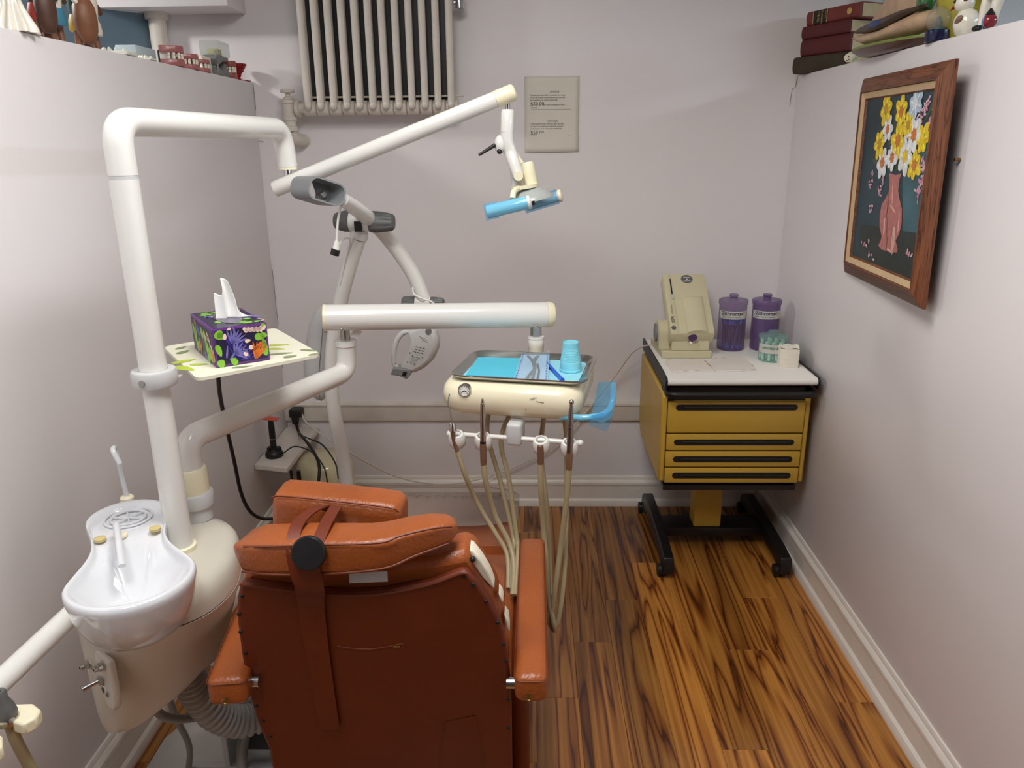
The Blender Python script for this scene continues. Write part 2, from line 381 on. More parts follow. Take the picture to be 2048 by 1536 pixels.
# base mouldings: profile is (distance from wall, height)
BP = [(0, 0), (0.026, 0), (0.026, 0.012), (0.021, 0.026), (0.013, 0.034), (0.013, 0.098), (0.0165, 0.101), (0.0165, 0.112), (0.012, 0.121), (0.0075, 0.126), (0.0075, 0.132), (0.004, 0.141), (0, 0.143)]
def mould(name, a, b, n, prof, m, label):
    a, b, n = V(a), V(b), V(n); mb = MB()
    mb.loft([[p + n * q[0] + V((0, 0, q[1])) for q in prof] for p in (a, b)])
    return struct(name, mb, m, label, sharp=25)
mould('baseboard_back', (XL, YB, 0), (XR, YB, 0), (0, -1, 0), BP, M_TRIM, 'cream moulded baseboard along the back wall')
mould('baseboard_right', (XR, YB - 0.027, 0), (XR, -0.8, 0), (-1, 0, 0), BP, M_TRIM, 'cream moulded baseboard along the right partition')
mould('baseboard_left', (XL, YB - 0.027, 0), (XL, -0.8, 0), (1, 0, 0), BP, M_TRIM, 'cream moulded baseboard along the left partition')
RP = [(0, 0), (0.018, 0), (0.02, 0.008), (0.02, 0.066), (0.024, 0.070), (0.024, 0.078), (0.010, 0.084), (0, 0.086)]
mould('trim_2', (XL, YB, 0.418), (XR, YB, 0.418), (0, -1, 0), RP, M_TRIMOLD, 'old cream painted chair rail low on the back wall')
# door casing seen over the right partition
struct('trim_3', MB().box((1.235, YB - 0.025, 0), (1.33, YB, 2.6), 0.004).box((1.32, YB - 0.012, 0), (1.95, YB, 2.6)), M_LGREY, 'pale door casing on the back wall beyond the partition')

# ------------------------------------------------------------------ radiator
rd = thing('wall_radiator', (-0.585, 3.17, 1.70), 'white cast iron column radiator hung high on the wall', 'radiator')
RX0, RX1 = -0.852, -0.300
for k in range(12):
    x = RX0 + (RX1 - RX0) * k / 11
    mb = MB()
    for y, r in ((3.118, .0135), (3.158, .0095)):
        mb.tube([(x, y, 1.745), (x, y, 1.76), (x, y, 2.60)], [r * .75, r, r], 12)
        mb.sphere((x, y, 1.747), r, 12, 8, (1, 1, 1.25))
    mb.tube([(x, 3.118, 1.765), (x, 3.158, 1.765)], 0.009, 10)
    obj('section', mb, M_TRIMOLD, rd)
mb = MB()
for k in range(12):
    x = RX0 + (RX1 - RX0) * k / 11
    mb.tube([(x - 0.0252, 3.158, 1.738), (x - 0.021, 3.158, 1.738), (x + 0.021, 3.158, 1.738), (x + 0.0252, 3.158, 1.738)], [0.019, 0.027, 0.027, 0.019], 14)
obj('bottom_header', mb, M_TRIMOLD, rd)
obj('tie_rod', MB().cyl((RX0, 3.165, 1.778), (RX1 + 0.045, 3.165, 1.778), 0.004, n=8), M_TRIMOLD, rd)
mb = MB().box((RX0 + 0.002, 3.180, 1.764), (RX1 - 0.002, 3.188, 2.6)); obj('gap_shade_sheet', mb, M_BLACK, rd, label='black sheet standing in for shade behind the radiator columns')  # added sheet; its black paints the shade between the columns
br = MB().cyl((-0.288, 3.16, 2.105), (-0.262, 3.16, 2.105), 0.009, n=12).cyl((-0.262, 3.16, 2.085), (-0.262, 3.16, 2.14), 0.017, n=14)
obj('air_vent', br, M_CHROME, rd, label='small chrome air vent at the radiator side')
vv = thing('radiator_valve', (-0.942, 3.17, 1.60), 'white painted radiator valve with round handwheel', 'valve')
M0 = T(-0.942, 3.17, 0)
obj('valve_body', MB().lathe([(0.020, 1.652), (0.030, 1.655), (0.030, 1.672), (0.024, 1.675), (0.024, 1.692), (0.029, 1.694), (0.029, 1.708), (0.025, 1.71), (0.025, 1.755), (0.0285, 1.758), (0.0285, 1.77), (0.018, 1.774)], 16, M0), M_TRIMOLD, vv)
obj('valve_stem', MB().lathe([(0.018, 1.772), (0.018, 1.779), (0.009, 1.783), (0.009, 1.80)], 14, M0), M_TRIMOLD, vv)
obj('handwheel', MB().lathe([(0.010, 1.797), (0.026, 1.797), (0.028, 1.803), (0.024, 1.81), (0.0, 1.811)], 18, M0), M_TRIMOLD, vv, label='round handwheel with a dark chipped rim')
obj('union_nut', MB().tube([(-0.918, 3.168, 1.738), (-0.91, 3.168, 1.738), (-0.895, 3.166, 1.738), (-0.894, 3.166, 1.738), (-0.870, 3.16, 1.738)], [0.022, 0.031, 0.031, 0.021, 0.021], 14), M_TRIMOLD, vv)
obj('elbow', MB().tube(spl([(-0.942, 3.17, 1.656), (-0.938, 3.18, 1.634), (-0.925, 3.20, 1.622), (-0.915, 3.248, 1.62)], 5), 0.025, 14), M_TRIMOLD, vv)

# ------------------------------------------------------------------ notice on the wall
nt = thing('paper_notice', (0.087, YB - 0.002, 1.565), 'letter-size paper notice with $50.00 fee text taped to wall', 'notice')
mb = MB(); nxs, nzs = 12, 16; g = []
for j in range(nzs + 1):
    for i in range(nxs + 1):
        u, v = i / nxs, j / nzs
        g.append((-0.021 + 0.216 * u, YB - 0.0025 - 0.007 * (1 - v) ** 6 * (0.4 + 0.6 * math.sin(PI * u)), 1.567 + 0.284 * v))
mb.add(g, [(j * (nxs + 1) + i, j * (nxs + 1) + i + 1, (j + 1) * (nxs + 1) + i + 1, (j + 1) * (nxs + 1) + i) for j in range(nzs) for i in range(nxs)])
s = obj('sheet', mb, M_PAPER, nt); s.modifiers.new('solid', 'SOLIDIFY').thickness = 0.0004
def nline(t, x, z, size, al='LEFT', bold=False):
    return text(t, size, frame((x, YB - 0.0036, z), (1, 0, 0), (0, 0, 1)), al, bold)
mb = MB()
def addt(mb, o): mb.add(o.v, o.f)
rows = [('NOTICE', 0.068, 1.791, 0.0088, True), ('Patients you have 24hrs. to cancel your appt.', 0.0, 1.7795, 0.0068, False),
        ('If you do not call within this period, you will', 0.0, 1.7705, 0.0068, False), ('be consider a no call no show and a', 0.0, 1.7615, 0.0068, False),
        ('$50.00', 0.0, 1.7435, 0.0175, False), ('fee will be charged on your', 0.046, 1.7435, 0.0068, False), ('next visit', 0.0, 1.7335, 0.0066, False),
        ('NOTICIA', 0.060, 1.681, 0.0088, True), ('Todo paciente tiene 24horas, para cancelar', 0.0, 1.672, 0.0068, False),
        ('su cita. Si no recibimos su llamada durante', 0.0, 1.663, 0.0068, False), ('este tiempo, se le cobrara la cantidad de', 0.0, 1.654, 0.0068, False),
        ('$50.00', 0.0, 1.6345, 0.0175, False), ('en su proxima visita.', 0.046, 1.6345, 0.0068, False)]
for t, x, z, sz, bd in rows: addt(mb, nline(t, 0.002 + x * 1.14, z, sz * 1.12, 'LEFT', False))
for z in (1.7285, 1.630): mb.box((0.004, YB - 0.0037, z), (0.162, YB - 0.0035, z + 0.0006))
obj('lettering', mb, M_INK, nt)

# ------------------------------------------------------------------ framed painting on the right partition
PT = thing('framed_painting', (1.03, 2.268, 1.184), 'oak framed painting of daffodils in a pink vase', 'painting')
pz0, pz1, py0, py1 = 1.187, 1.779, 1.950, 2.545
def px_(z, y=2.2): return 1.026 + (1.781 - z) / 0.597 * 0.012 - (2.545 - y) / .595 * .034      # leans out at the top and at its near side
def fr(inset, lift):
    return [V((px_(z, y) - lift, y, z)) for y, z in ((py1 - inset, pz0 + inset), (py0 + inset, pz0 + inset), (py0 + inset, pz1 - inset), (py1 - inset, pz1 - inset))]
rings = [fr(0, -0.004), fr(0, 0.004), fr(0.005, 0.009), fr(0.040, 0.026), fr(0.042, 0.026), fr(0.044, 0.018), fr(0.044, -0.004)]
for k in range(4):
    mb = MB()
    q = [[r[k], r[(k + 1) % 4]] for r in rings]
    vs = [p for ab in q for p in ab]
    mb.add(vs, [(2 * i, 2 * i + 1, (2 * i + 3), 2 * i + 2) for i in range(len(q) - 1)] + [tuple(range(0, 2 * len(q), 2)), tuple(range(1, 2 * len(q), 2))])
    obj('frame_side', mb, M_WOODFV if k % 2 else M_WOODF, PT, sharp=25)
l0, l1, l2 = fr(0.0438, 0.022), fr(0.060, 0.016), fr(0.066, 0.008)
mb = MB(); mb.loft([l0, l1], cap=False); obj('liner', mb, M_LINENL, PT, sharp=20)
mb = MB(); mb.loft([l1, l2], cap=False); obj('inner_slip', mb, M_WOODF, PT, sharp=20)
cv = fr(0.064, 0.009)
mb = MB().prism(cv, (0.008, 0, 0)); canvas = obj('canvas', mb, M_CANV, PT)
obj('hook', MB().cyl((1.044, 1.968, 1.553), (1.030, 1.968, 1.553), 0.004, n=8), M_BRASS, PT)
CN = (cv[1] - cv[0]).cross(cv[2] - cv[1]).normalized()
if CN.x > 0: CN = -CN
def Q(x, y, lift=0.0006):               # a spot of the painting, read off the photograph onto the canvas plane
    return AP(1640 + x / 2.844, 100 + y / 2.844, cv[0], CN) + CN * lift
cu = (cv[1] - cv[0]).normalized(); cvv = (cv[2] - cv[1]).normalized()
def dab(mb, c, a, rl, rw, n=9):          # a leaf-shaped brush dab
    d = cu * math.cos(a) + cvv * math.sin(a); e = cu * -math.sin(a) + cvv * math.cos(a)
    o = len(mb.v); mb.v.append(c + d * rl * 0.5)
    for k in range(n):
        t = 2 * PI * k / n; mb.v.append(c + d * (rl * 0.5 + rl * 0.5 * math.cos(t)) + e * (rw * math.sin(t)) + CN * 0.0)
    for k in range(n): mb.f.append((o, o + 1 + k, o + 1 + (k + 1) % n))
def paint(name, c, rough=0.4): return mat(name, c, rough, var=0.16, vs=60, bump=0.3, bs=160)
R_ = random.Random(3)
# lighter glow at the right, table below
mb = MB(); mb.add([Q(222, 985, .0003), Q(330, 1005, .0003), Q(470, 1035, .0003), Q(588, 1052, .0003), Q(558, 1334, .0003), Q(216, 1214, .0003)], [(0, 1, 2, 3, 4, 5)])
obj('painted_table', mb, mat('painted_dark_green', (34, 48, 44), 0.5, var=0.5, vs=9), canvas)
mb = MB(); mb.add([Q(470, 700, .0002), Q(640, 470, .0002), Q(622, 800, .0002), Q(592, 1045, .0002), Q(470, 1030, .0002)], [(0, 1, 2, 3, 4)])
obj('painted_glow', mb, mat('painted_teal', (56, 96, 106), 0.5, var=0.3, vs=8), canvas)
gr = MB()
for x0, y0, x1, y1 in ((430, 690, 385, 470), (430, 690, 470, 430), (425, 690, 430, 250), (435, 690, 540, 480), (425, 690, 340, 560), (440, 690, 590, 540), (420, 690, 360, 640), (445, 690, 540, 640), (430, 690, 455, 530), (600, 400, 650, 290), (330, 650, 300, 620), (430, 700, 490, 430)):
    a, b = Q(x0, y0, .0005), Q(x1, y1, .0005); d = b - a; ang = math.atan2(d.dot(cvv), d.dot(cu))
    dab(gr, a, ang, d.length, 0.0055)
obj('painted_stem', gr, paint('painted_green', (54, 78, 42)), canvas)
VL = [(398, 700), (395, 722), (397, 790), (378, 838), (352, 880), (341, 940), (341, 1010), (352, 1060), (346, 1085), (333, 1112), (352, 1135), (400, 1150), (438, 1152), (444, 1132), (432, 1085), (452, 1045), (466, 985), (468, 905), (455, 850), (446, 800), (455, 730), (466, 702), (432, 712)]
mb = MB(); mb.add([Q(x, y, .0008) for x, y in VL], [tuple(range(len(VL)))]); vs_ = obj('painted_vase', mb, paint('painted_pink_vase', (184, 112, 104)), canvas)
mb = MB()
for x, y, a, l, w in ((418, 740, 1.4, .07, .004), (372, 950, 1.5, .05, .006), (425, 1000, 1.5, .08, .012), (455, 920, 1.5, .06, .004), (400, 880, .4, .05, .004), (380, 1130, .1, .05, .004)):
    dab(mb, Q(x, y, .0011), -a, l, w)
obj('painted_highlight', mb, paint('painted_pale_pink', (228, 172, 160)), vs_)
mb = MB()
for x, y, a, l, w in ((400, 720, 1.5, .11, .0012), (395, 850, 1.7, .07, .0015), (385, 950, 1.4, .07, .0015), (388, 1050, 1.6, .06, .0015), (410, 1040, 1.0, .03, .001)):
    dab(mb, Q(x, y, .0012), -a, l, w)
obj('painted_crackle', mb, paint('painted_umber', (66, 40, 36)), vs_)
PCOL = dict(painted_yellow=(232, 200, 28), painted_white=(220, 224, 226), painted_blue_white=(186, 206, 222))
def flower(name, x, y, r, m, cm, n=6, rot=0.0, sq=0.55):
    mb = MB(); c = Q(x, y, 0.0014)
    for k in range(n):
        dab(mb, c + CN * (0.00008 * k), rot + 2 * PI * k / n + R_.uniform(-.12, .12), r * R_.uniform(.85, 1.1), r * sq * .6)
    o = obj(name, mb, m, canvas)
    mb = MB()
    for k in range(n): dab(mb, c + CN * (.0007 + .00003 * k), rot + 2 * PI * k / n + .12, r * .8, r * sq * .16, 7)
    obj('painted_petal_light', mb, paint('painted_petal_light_' + m.name, tuple(min(255, int(v_ * 1.16 + 8)) for v_ in PCOL[m.name])), o)
    mb = MB()
    for k in range(7):
        dab(mb, c + CN * (0.001 + .00005 * k), 2 * PI * k / 7 + rot, r * .38, r * .12)
    obj('painted_flower_cup', mb, cm, o)
yl, wh, org, ygd, blw, pk, pkd = paint('painted_yellow', (232, 200, 28)), paint('painted_white', (232, 236, 236)), paint('painted_orange', (206, 122, 46)), paint('painted_gold', (196, 148, 20)), paint('painted_blue_white', (186, 206, 222)), paint('painted_pink', (222, 148, 172)), paint('painted_pale_blossom', (236, 200, 206))
for x, y, r, m, cm in ((380, 335, .046, yl, ygd), (466, 350, .046, yl, org), (506, 425, .036, yl, ygd), (342, 535, .044, yl, ygd), (447, 515, .050, yl, org), (586, 505, .044, yl, yl), (548, 305, .044, blw, wh), (388, 450, .038, wh, org), (538, 482, .050, wh, org), (540, 655, .044, yl, org), (358, 640, .046, wh, org), (414, 612, .042, wh, org), (488, 605, .052, wh, yl)):
    flower('painted_flower', x, y, r, m, cm, 6, R_.uniform(0, 1))
for x0, y0, x1, y1, n, sp in ((620, 290, 570, 400, 34, 16), (640, 370, 620, 460, 22, 14), (588, 615, 590, 690, 16, 10), (590, 720, 555, 840, 36, 15), (370, 700, 335, 820, 22, 9), (310, 700, 280, 780, 10, 8), (305, 850, 285, 930, 8, 5), (240, 1105, 295, 1095, 8, 8), (280, 1160, 310, 1200, 6, 6), (485, 1145, 520, 1170, 8, 8), (660, 330, 660, 350, 8, 8), (650, 400, 655, 440, 8, 8)):
    mb, mb2 = MB(), MB()
    for k in range(n):
        t = R_.random(); c = Q(x0 + (x1 - x0) * t + R_.gauss(0, sp * .55), y0 + (y1 - y0) * t + R_.gauss(0, sp * .7), .0013)
        dab(mb if R_.random() < .62 else mb2, c, R_.uniform(0, 6.3), R_.uniform(.009, .016), .0035, 6)
    o = obj('painted_blossom_spray', mb, pk, canvas, kind=None)
    if mb2.v: obj('painted_petal', mb2, pkd, o)
mb = MB()
for k in range(11):                      # the illegible signature, as small strokes
    dab(mb, Q(222 + k * 11, 1206 + k * 4.2, .001), 1.2 if k % 2 else 0.5, 0.010, 0.0014, 6)
obj('painted_signature', mb, blw, canvas)
# ------------------------------------------------------------------ dental chair
CH = thing('dental_chair', (-0.28, 1.60, 0.0), 'worn orange-brown vinyl dental chair seen from behind', 'dental chair')
bp = [(-0.55, 1.30), (-0.90, 1.34), (-1.00, 1.45), (-1.03, 1.62), (-1.03, 1.74), (-0.99, 1.83), (-0.90, 1.89), (-0.70, 1.93), (-0.20, 1.94), (-0.10, 1.86), (-0.10, 1.40), (-0.20, 1.30)]
obj('base_plate', MB().prism([V((x, y, 0.0005)) for x, y in bp], (0, 0, 0.018)), mat('painted_steel_plate', (214, 214, 210), 0.4, var=0.04), CH, bevel=0.005, label='white painted steel floor plate')
obj('pedestal', MB().box((-0.50, 1.42, 0.0185), (-0.06, 1.86, 0.26), 0.03, 3), M_LGREY, CH)
mb = MB()
for x0, x1 in ((-0.565, -0.52), (-0.045, -0.004)):
    mb.box((x0, 1.385, 0.16), (x1, 1.92, 0.49), 0.018, 3)
mb.box((-0.525, 1.44, 0.26), (-0.04, 1.92, 0.43), 0.01)
obj('seat_frame', mb, M_LEATHER2, CH, label='brown vinyl covered sides of the seat')
mb = MB().box((-0.530, 1.39, 0.425), (-0.042, 1.93, 0.505), 0.03, 4)
seat = obj('seat', mb, M_LEATHER, CH)
for x in (-0.068, -0.50):
    obj('seam', MB().tube([(x, 1.42, 0.5055), (x, 1.92, 0.5055)], 0.0012, 6), M_PIPING, seat)
# leg rest: sloping pad with rounded far end, under a clear plastic cover
rings = []
for t, y, z, hw, th in ((0, 1.922, 0.480, .225, .05), (.1, 1.936, 0.515, .243, .075), (.3, 2.06, 0.512, .243, .08), (.55, 2.24, 0.478, .238, .08), (.8, 2.40, 0.448, .23, .075), (.95, 2.49, 0.432, .20, .06), (1, 2.515, 0.415, .16, .03)):
    rings.append([V((-0.285 + px, y + 0.05 * (0 if abs(px) < .1 else -(abs(px) / .24) ** 2 * (t > .7)), z - th / 2 + pz)) for px, pz in rrect(2 * hw, th, min(.026, th * .45), 4)])
obj('leg_rest', MB().loft(rings), M_LEATHER, CH)
# the cover
mb = MB(); gx, gy = 18, 14; g = []
rr = random.Random(5)
for j in range(gy + 1):
    for i in range(gx + 1):
        u = i / gx; t = j / gy; y = 2.03 + 0.50 * t - 0.07 * max(0, (u - .72) / .28) ** 2 * (1 if t > .5 else -1.1) * 1.0
        x = -0.535 + 0.497 * u
        z = 0.523 - 0.085 * max(0, (y - 2.03)) / 0.46 + 0.0045 + rr.uniform(0, .0022) - (0.02 * max(0, (t - .93) / .07)) - (0.012 if i in (0, gx) else 0)
        g.append((x, y, z))
mb.add(g, [(j * (gx + 1) + i, j * (gx + 1) + i + 1, (j + 1) * (gx + 1) + i + 1, (j + 1) * (gx + 1) + i) for j in range(gy) for i in range(gx)])
cvr = obj('plastic_cover', mb, M_CLEAR, CH, label='clear plastic sheet covering the leg rest', sub=1)
mb = MB()
for k in range(12):                      # creases pressed into the sheet
    x = -0.43 + k * 0.030; y = 2.34 + 0.006 * math.sin(k * 1.7)
    mb.tube(circle((x, y, 0.476), 0.008 + .003 * (k % 3), 9, (1, 0, 0), (0, 1, -.18))[:7], 0.0012, 5)
obj('crease', mb, mat('crease_shadow', (140, 126, 112), 0.4), cvr, label='tooth-shaped creases pressed into the sheet')

BK_P, BK_N = V((0, 1.19, 0.85)), V((0, 1, 0.2)).normalized()
def B(px, py, back=0.0):                 # a point of the rear face of the backrest
    return AP(px, py, BK_P, BK_N) + BK_N * back
OUT = [(480, 1168), (520, 1173), (620, 1186), (700, 1190), (770, 1186), (860, 1168), (918, 1147), (934, 1146), (956, 1168), (984, 1213), (1003, 1252), (1014, 1300), (1020, 1360), (1023, 1420), (1024, 1500), (1026, 1640), (560, 1640), (537, 1500), (515, 1450), (495, 1385), (482, 1310), (474, 1250), (473, 1200)]
bkp = obj('back_panel', MB().prism([B(x, y) for x, y in OUT], BK_N * 0.022), M_LEATHER2, CH, bevel=0.007, label='dark brown vinyl rear panel of the backrest')
FR = [(476, 1160), (520, 1150), (700, 1150), (860, 1140), (925, 1128), (945, 1132), (962, 1160), (988, 1205), (1004, 1250), (1012, 1300), (1016, 1360), (1018, 1420), (1020, 1640), (566, 1640), (541, 1500), (520, 1450), (500, 1385), (487, 1310), (479, 1250), (474, 1200)]
obj('back_cushion', MB().prism([B(x, y, 0.0225) for x, y in FR], BK_N * 0.075), M_LEATHER, CH, bevel=0.016)
mb = MB().tube(spl([B(x, y, -.001) for x, y in OUT[:8]], 4), 0.0028, 8); obj('piping', mb, M_PIPING, bkp)
for x, y in ((928, 1152), (946, 1170), (972, 1203), (995, 1245), (1007, 1288), (1012, 1322), (1016, 1398), (1017, 1455), (484, 1192), (478, 1228), (481, 1264), (491, 1306), (513, 1412), (526, 1442), (541, 1473)):
    mb = MB().sphere(B(x, y, -0.0005), 0.0042, 10, 6, (1, .5, 1)); obj('upholstery_tack', mb, M_BLACKM, bkp)
for k, poly in enumerate(([(937, 1119), (944, 1122), (962, 1144), (978, 1170), (988, 1197), (981, 1194), (962, 1174), (946, 1150)], [(996, 1207), (1003, 1216), (1006, 1226), (1000, 1222)], [(1008, 1250), (1016, 1262), (1019, 1285), (1012, 1276)])):
    obj('torn_foam', MB().prism([B(x, y, 0.024) for x, y in poly], BK_N * 0.03), M_FOAM, CH, bevel=0.004, label='white foam showing through torn upholstery')
obj('screw', MB().sphere(B(944, 1136, .022), 0.0055, 10, 6), M_BLACKM, CH)
obj('pocket_seam', MB().tube(spl([B(x, y, -.0005) for x, y in ((674, 1292), (700, 1296), (740, 1298), (780, 1292), (805, 1287), (806, 1297))], 4), 0.0013, 6), M_PIPING, bkp)
obj('snap_button', MB().sphere(B(793, 1293, -.0005), 0.006, 12, 6, (1.1, .35, .6)), M_BRASS, bkp)
obj('patch_seam', MB().tube([B(x, y, -.0004) for x, y in ((866, 1640), (880, 1500), (888, 1444), (950, 1430), (966, 1500), (972, 1640))], 0.0009, 6), M_PIPING, bkp)
# head rest: near pad with a turned-up wing, and the far pad
def pad_loft(path, w, h, ends=True):
    rings = []; m = len(path)
    for i, (p, s, depth, hh) in enumerate(path):
        p = V(p); d = (V(path[min(i + 1, m - 1)][0]) - V(path[max(i - 1, 0)][0])).normalized()
        out = V((-d.y, d.x, 0)).normalized(); upv = d.cross(out)
        if upv.z < 0: upv = -upv
        rings.append([p + out * (q[0] * s) + upv * (q[1] * s) for q in rrect(depth, hh, min(depth, hh) * .22, 3)])
    return MB().loft(rings)
hp = [((-0.500, 1.196, .922), .74, .070, .056), ((-0.494, 1.193, .924), .92, .076, .058), ((-0.47, 1.190, .927), 1.04, .08, .060), ((-0.40, 1.188, .929), 1.08, .08, .060), ((-0.33, 1.188, .929), 1.08, .08, .060), ((-0.275, 1.191, .930), 1.05, .08, .058), ((-0.240, 1.200, .934), 1.03, .076, .054), ((-0.205, 1.212, .941), 1.0, .072, .050), ((-0.170, 1.222, .947), .96, .066, .044), ((-0.145, 1.228, .950), .85, .058, .038), ((-0.132, 1.231, .952), .55, .05, .03)]
nh = obj('near_head_pad', pad_loft(hp, 0, 0), M_LEATHER, CH, sharp=60, label='folded vinyl head pad with a turned-up wing')
mb = MB().tube(spl([A(x, y, yy) for x, y, yy in ((487, 1093, 1.157), (540, 1093, 1.1465), (640, 1090, 1.1445), (758, 1086, 1.1475), (800, 1072, 1.163), (860, 1058, 1.182), (904, 1053, 1.199))], 5), 0.0022, 6)
obj('seam', mb, M_PIPING, nh)
mb = MB().tube(spl([A(x, y, yy) for x, y, yy in ((484, 1143, 1.157), (540, 1149, 1.1465), (640, 1149, 1.1445), (764, 1138, 1.1475), (830, 1112, 1.170), (898, 1087, 1.200))], 5), 0.0022, 6)
obj('seam', mb, M_PIPING, nh)
FH = frame((-0.366, 1.335, 0.912), (1, -0.06, -0.085), (0.03, 1, 0.05))
rings = []
for x, s in ((-.124, .72), (-.120, .90), (-.110, 1.0), (-.06, 1.03), (0, 1.03), (.06, 1.03), (.108, 1.0), (.119, .90), (.123, .70)):
    rings.append([FH @ V((x, q[0] * s, q[1] * s)) for q in rrect(.085, .115, .022, 4)])
fh = obj('far_head_pad', MB().loft(rings), M_LEATHER, CH, sharp=60, label='second upright vinyl head pad behind')
obj('seam', MB().tube(spl([FH @ V((x, -.0395 * 1.03, .056 * s)) for x, s in ((-.121, .92), (-.10, 1.03), (0, 1.055), (.10, 1.03), (.121, .90))], 5), 0.0020, 6), M_PIPING, fh)
obj('head_bar', MB().box((-0.40, 1.235, 0.80), (-0.33, 1.275, 0.92), 0.006), M_STEEL, CH)
st = MB().ribbon(spl([(-0.372, 1.288, .955), (-0.385, 1.272, .966), (-0.400, 1.238, .970), (-0.407, 1.19, .969), (-0.4035, 1.155, .955), (-0.402, 1.1435, .935)], 5), 0.022, 0.003, (1, .3, 0))
st.ribbon(spl([(-0.368, 1.288, .955), (-0.358, 1.274, .966), (-0.357, 1.238, .970), (-0.358, 1.19, .969), (-0.360, 1.153, .957), (-0.364, 1.1435, .935)], 5), 0.022, 0.003, (1, -.2, 0))
pts = [V((-0.384, 1.1425, .945)), V((-0.383, 1.141, .915)), V((-0.380, 1.148, .875))] + [B(x, y, -.007) for x, y in ((624, 1200), (634, 1280), (648, 1370), (662, 1452))]
st.ribbon(spl(pts, 6), [0.056 - 0.017 * k / (len(spl(pts, 6)) - 1) for k in range(len(spl(pts, 6)))], 0.003, (1, 0, 0))
obj('strap', st, M_LEATHER2, CH, label='looped vinyl strap hanging from the head pads')
dm = frame(A(618, 1106, 1.134), (1, 0, 0), (0, .35, 1))
obj('strap_knob', MB().lathe([(0, -.004), (.028, -.004), (.0295, -.001), (.0295, .004), (.027, .007), (0, .0075)], 28, dm @ Matrix.Rotation(PI, 4, 'X') @ Matrix.Rotation(PI, 4, 'X')), M_BLACK, CH, label='round black knob on the head strap')
pm = frame(A(737, 1160, 1.183), (1, 0, .05), (0, .3, 1))
obj('metal_plate', MB().box((-.034, -.004, -.001), (.034, .014, .001), M=pm), M_LGREY, CH)
# arm rests
def armrest(c0, c1, w, zt, h):
    c0, c1 = V((*c0, zt)), V((*c1, zt)); d = c1 - c0; Mx = frame(c0, d, (-d.y, d.x, 0))
    o = obj('armrest', MB().box((0, -w / 2, -h), (d.length, w / 2, 0), 0.016, 4, M=Mx), M_LEATHER, CH)
    loop = [Mx @ V((x, y, -.009)) for x, y in [(q[0] + d.length / 2, q[1]) for q in rrect(d.length + .0006, w + .0006, .014, 5)]]
    obj('seam', MB().tube(loop + [loop[0]], 0.0011, 6), M_PIPING, o)
    bm_ = Mx @ T(-.0005, 0.004, -h * .72) @ Matrix.Rotation(-PI / 2, 4, 'Y')
    obj('bolt', MB().lathe([(0, 0), (.007, 0), (.0075, .002), (.0045, .0035), (.0035, .002), (0, .002)], 14, bm_), M_BRASS, o)
    return Mx
armrest((-0.0005, 1.198), (0.0035, 1.735), 0.062, 0.655, 0.060)
armrest((-0.568, 1.185), (-0.632, 1.70), 0.074, 0.655, 0.062)
for x0, x1 in ((-0.047, -0.031), (-0.535, -0.52)):
    obj('arm_pivot', MB().cyl((x0, 1.225, 0.622), (x1, 1.225, 0.622), 0.011, n=14), M_STEEL, CH)
obj('arm_bracket', MB().box((0.0, 1.45, 0.45), (0.012, 1.60, 0.594)), M_BLACKM, CH)
obj('arm_bracket', MB().box((-0.60, 1.40, 0.45), (-0.585, 1.56, 0.594)), M_BLACKM, CH)
obj('recline_lever', MB().tube([(-0.075, 1.28, 0.735), (-0.045, 1.275, 0.74)], 0.0035, 8), M_CHROME, CH)

# ------------------------------------------------------------------ cuspidor unit
CU = thing('cuspidor_unit', (-0.78, 1.45, 0.30), 'beige dental cuspidor cabinet with white ceramic spittoon bowl', 'cuspidor')
top = [(-.935, 1.34), (-.885, 1.285), (-.80, 1.262), (-.715, 1.27), (-.655, 1.32), (-.632, 1.40), (-.640, 1.48), (-.675, 1.575), (-.73, 1.628), (-.80, 1.640), (-.87, 1.61), (-.925, 1.53), (-.948, 1.43)]
bot = [(-.958, 1.385), (-.915, 1.34), (-.855, 1.33), (-.79, 1.352), (-.735, 1.39), (-.708, 1.44), (-.705, 1.49), (-.73, 1.56), (-.77, 1.60), (-.82, 1.61), (-.88, 1.59), (-.935, 1.54), (-.962, 1.46)]
def ring(a, z, k=0.0):
    p = spl([V((x, y, 0)) for x, y in a] + [V((*a[0], 0))], 4)[:-1]
    c = sum(p, V()) / len(p)
    return [V((q.x + (c.x - q.x) * k, q.y + (c.y - q.y) * k, z if not callable(z) else z(q))) for q in p]
zb = lambda q: 0.385 + 0.115 * max(0, min(1, ((q.x + .93) * .75 + (q.y - 1.34) * .66) / .20))
def mix(a, b, t): return [(p[0] + (q[0] - p[0]) * t, p[1] + (q[1] - p[1]) * t) for p, q in zip(a, b)]
def zmix(t): return lambda q: zb(q) * t + 0.700 * (1 - t)
rings = [ring(bot, lambda q: zb(q) - .006, .10), ring(bot, zb, .02), ring(mix(top, bot, .93), zmix(.93))] + [ring(mix(top, bot, t), zmix(t)) for t in (.8, .6, .4, .2, .03, 0)]
obj('cabinet', MB().loft(rings), M_UNIT, CU)
obj('cover_groove', MB().loft([ring(top, .700, .012), ring(top, .704, .012)]), M_DGREY, CU)
obj('cover', MB().loft([ring(top, .7035), ring(top, .730, -.004), ring(top, .752, .02), ring(top, .766, .08), ring(top, .774, .2), ring(top, .778, .5), ring(top, .780, .8)]), M_UNITTOP, CU, sharp=60, label='grey-beige domed cover of the cabinet')
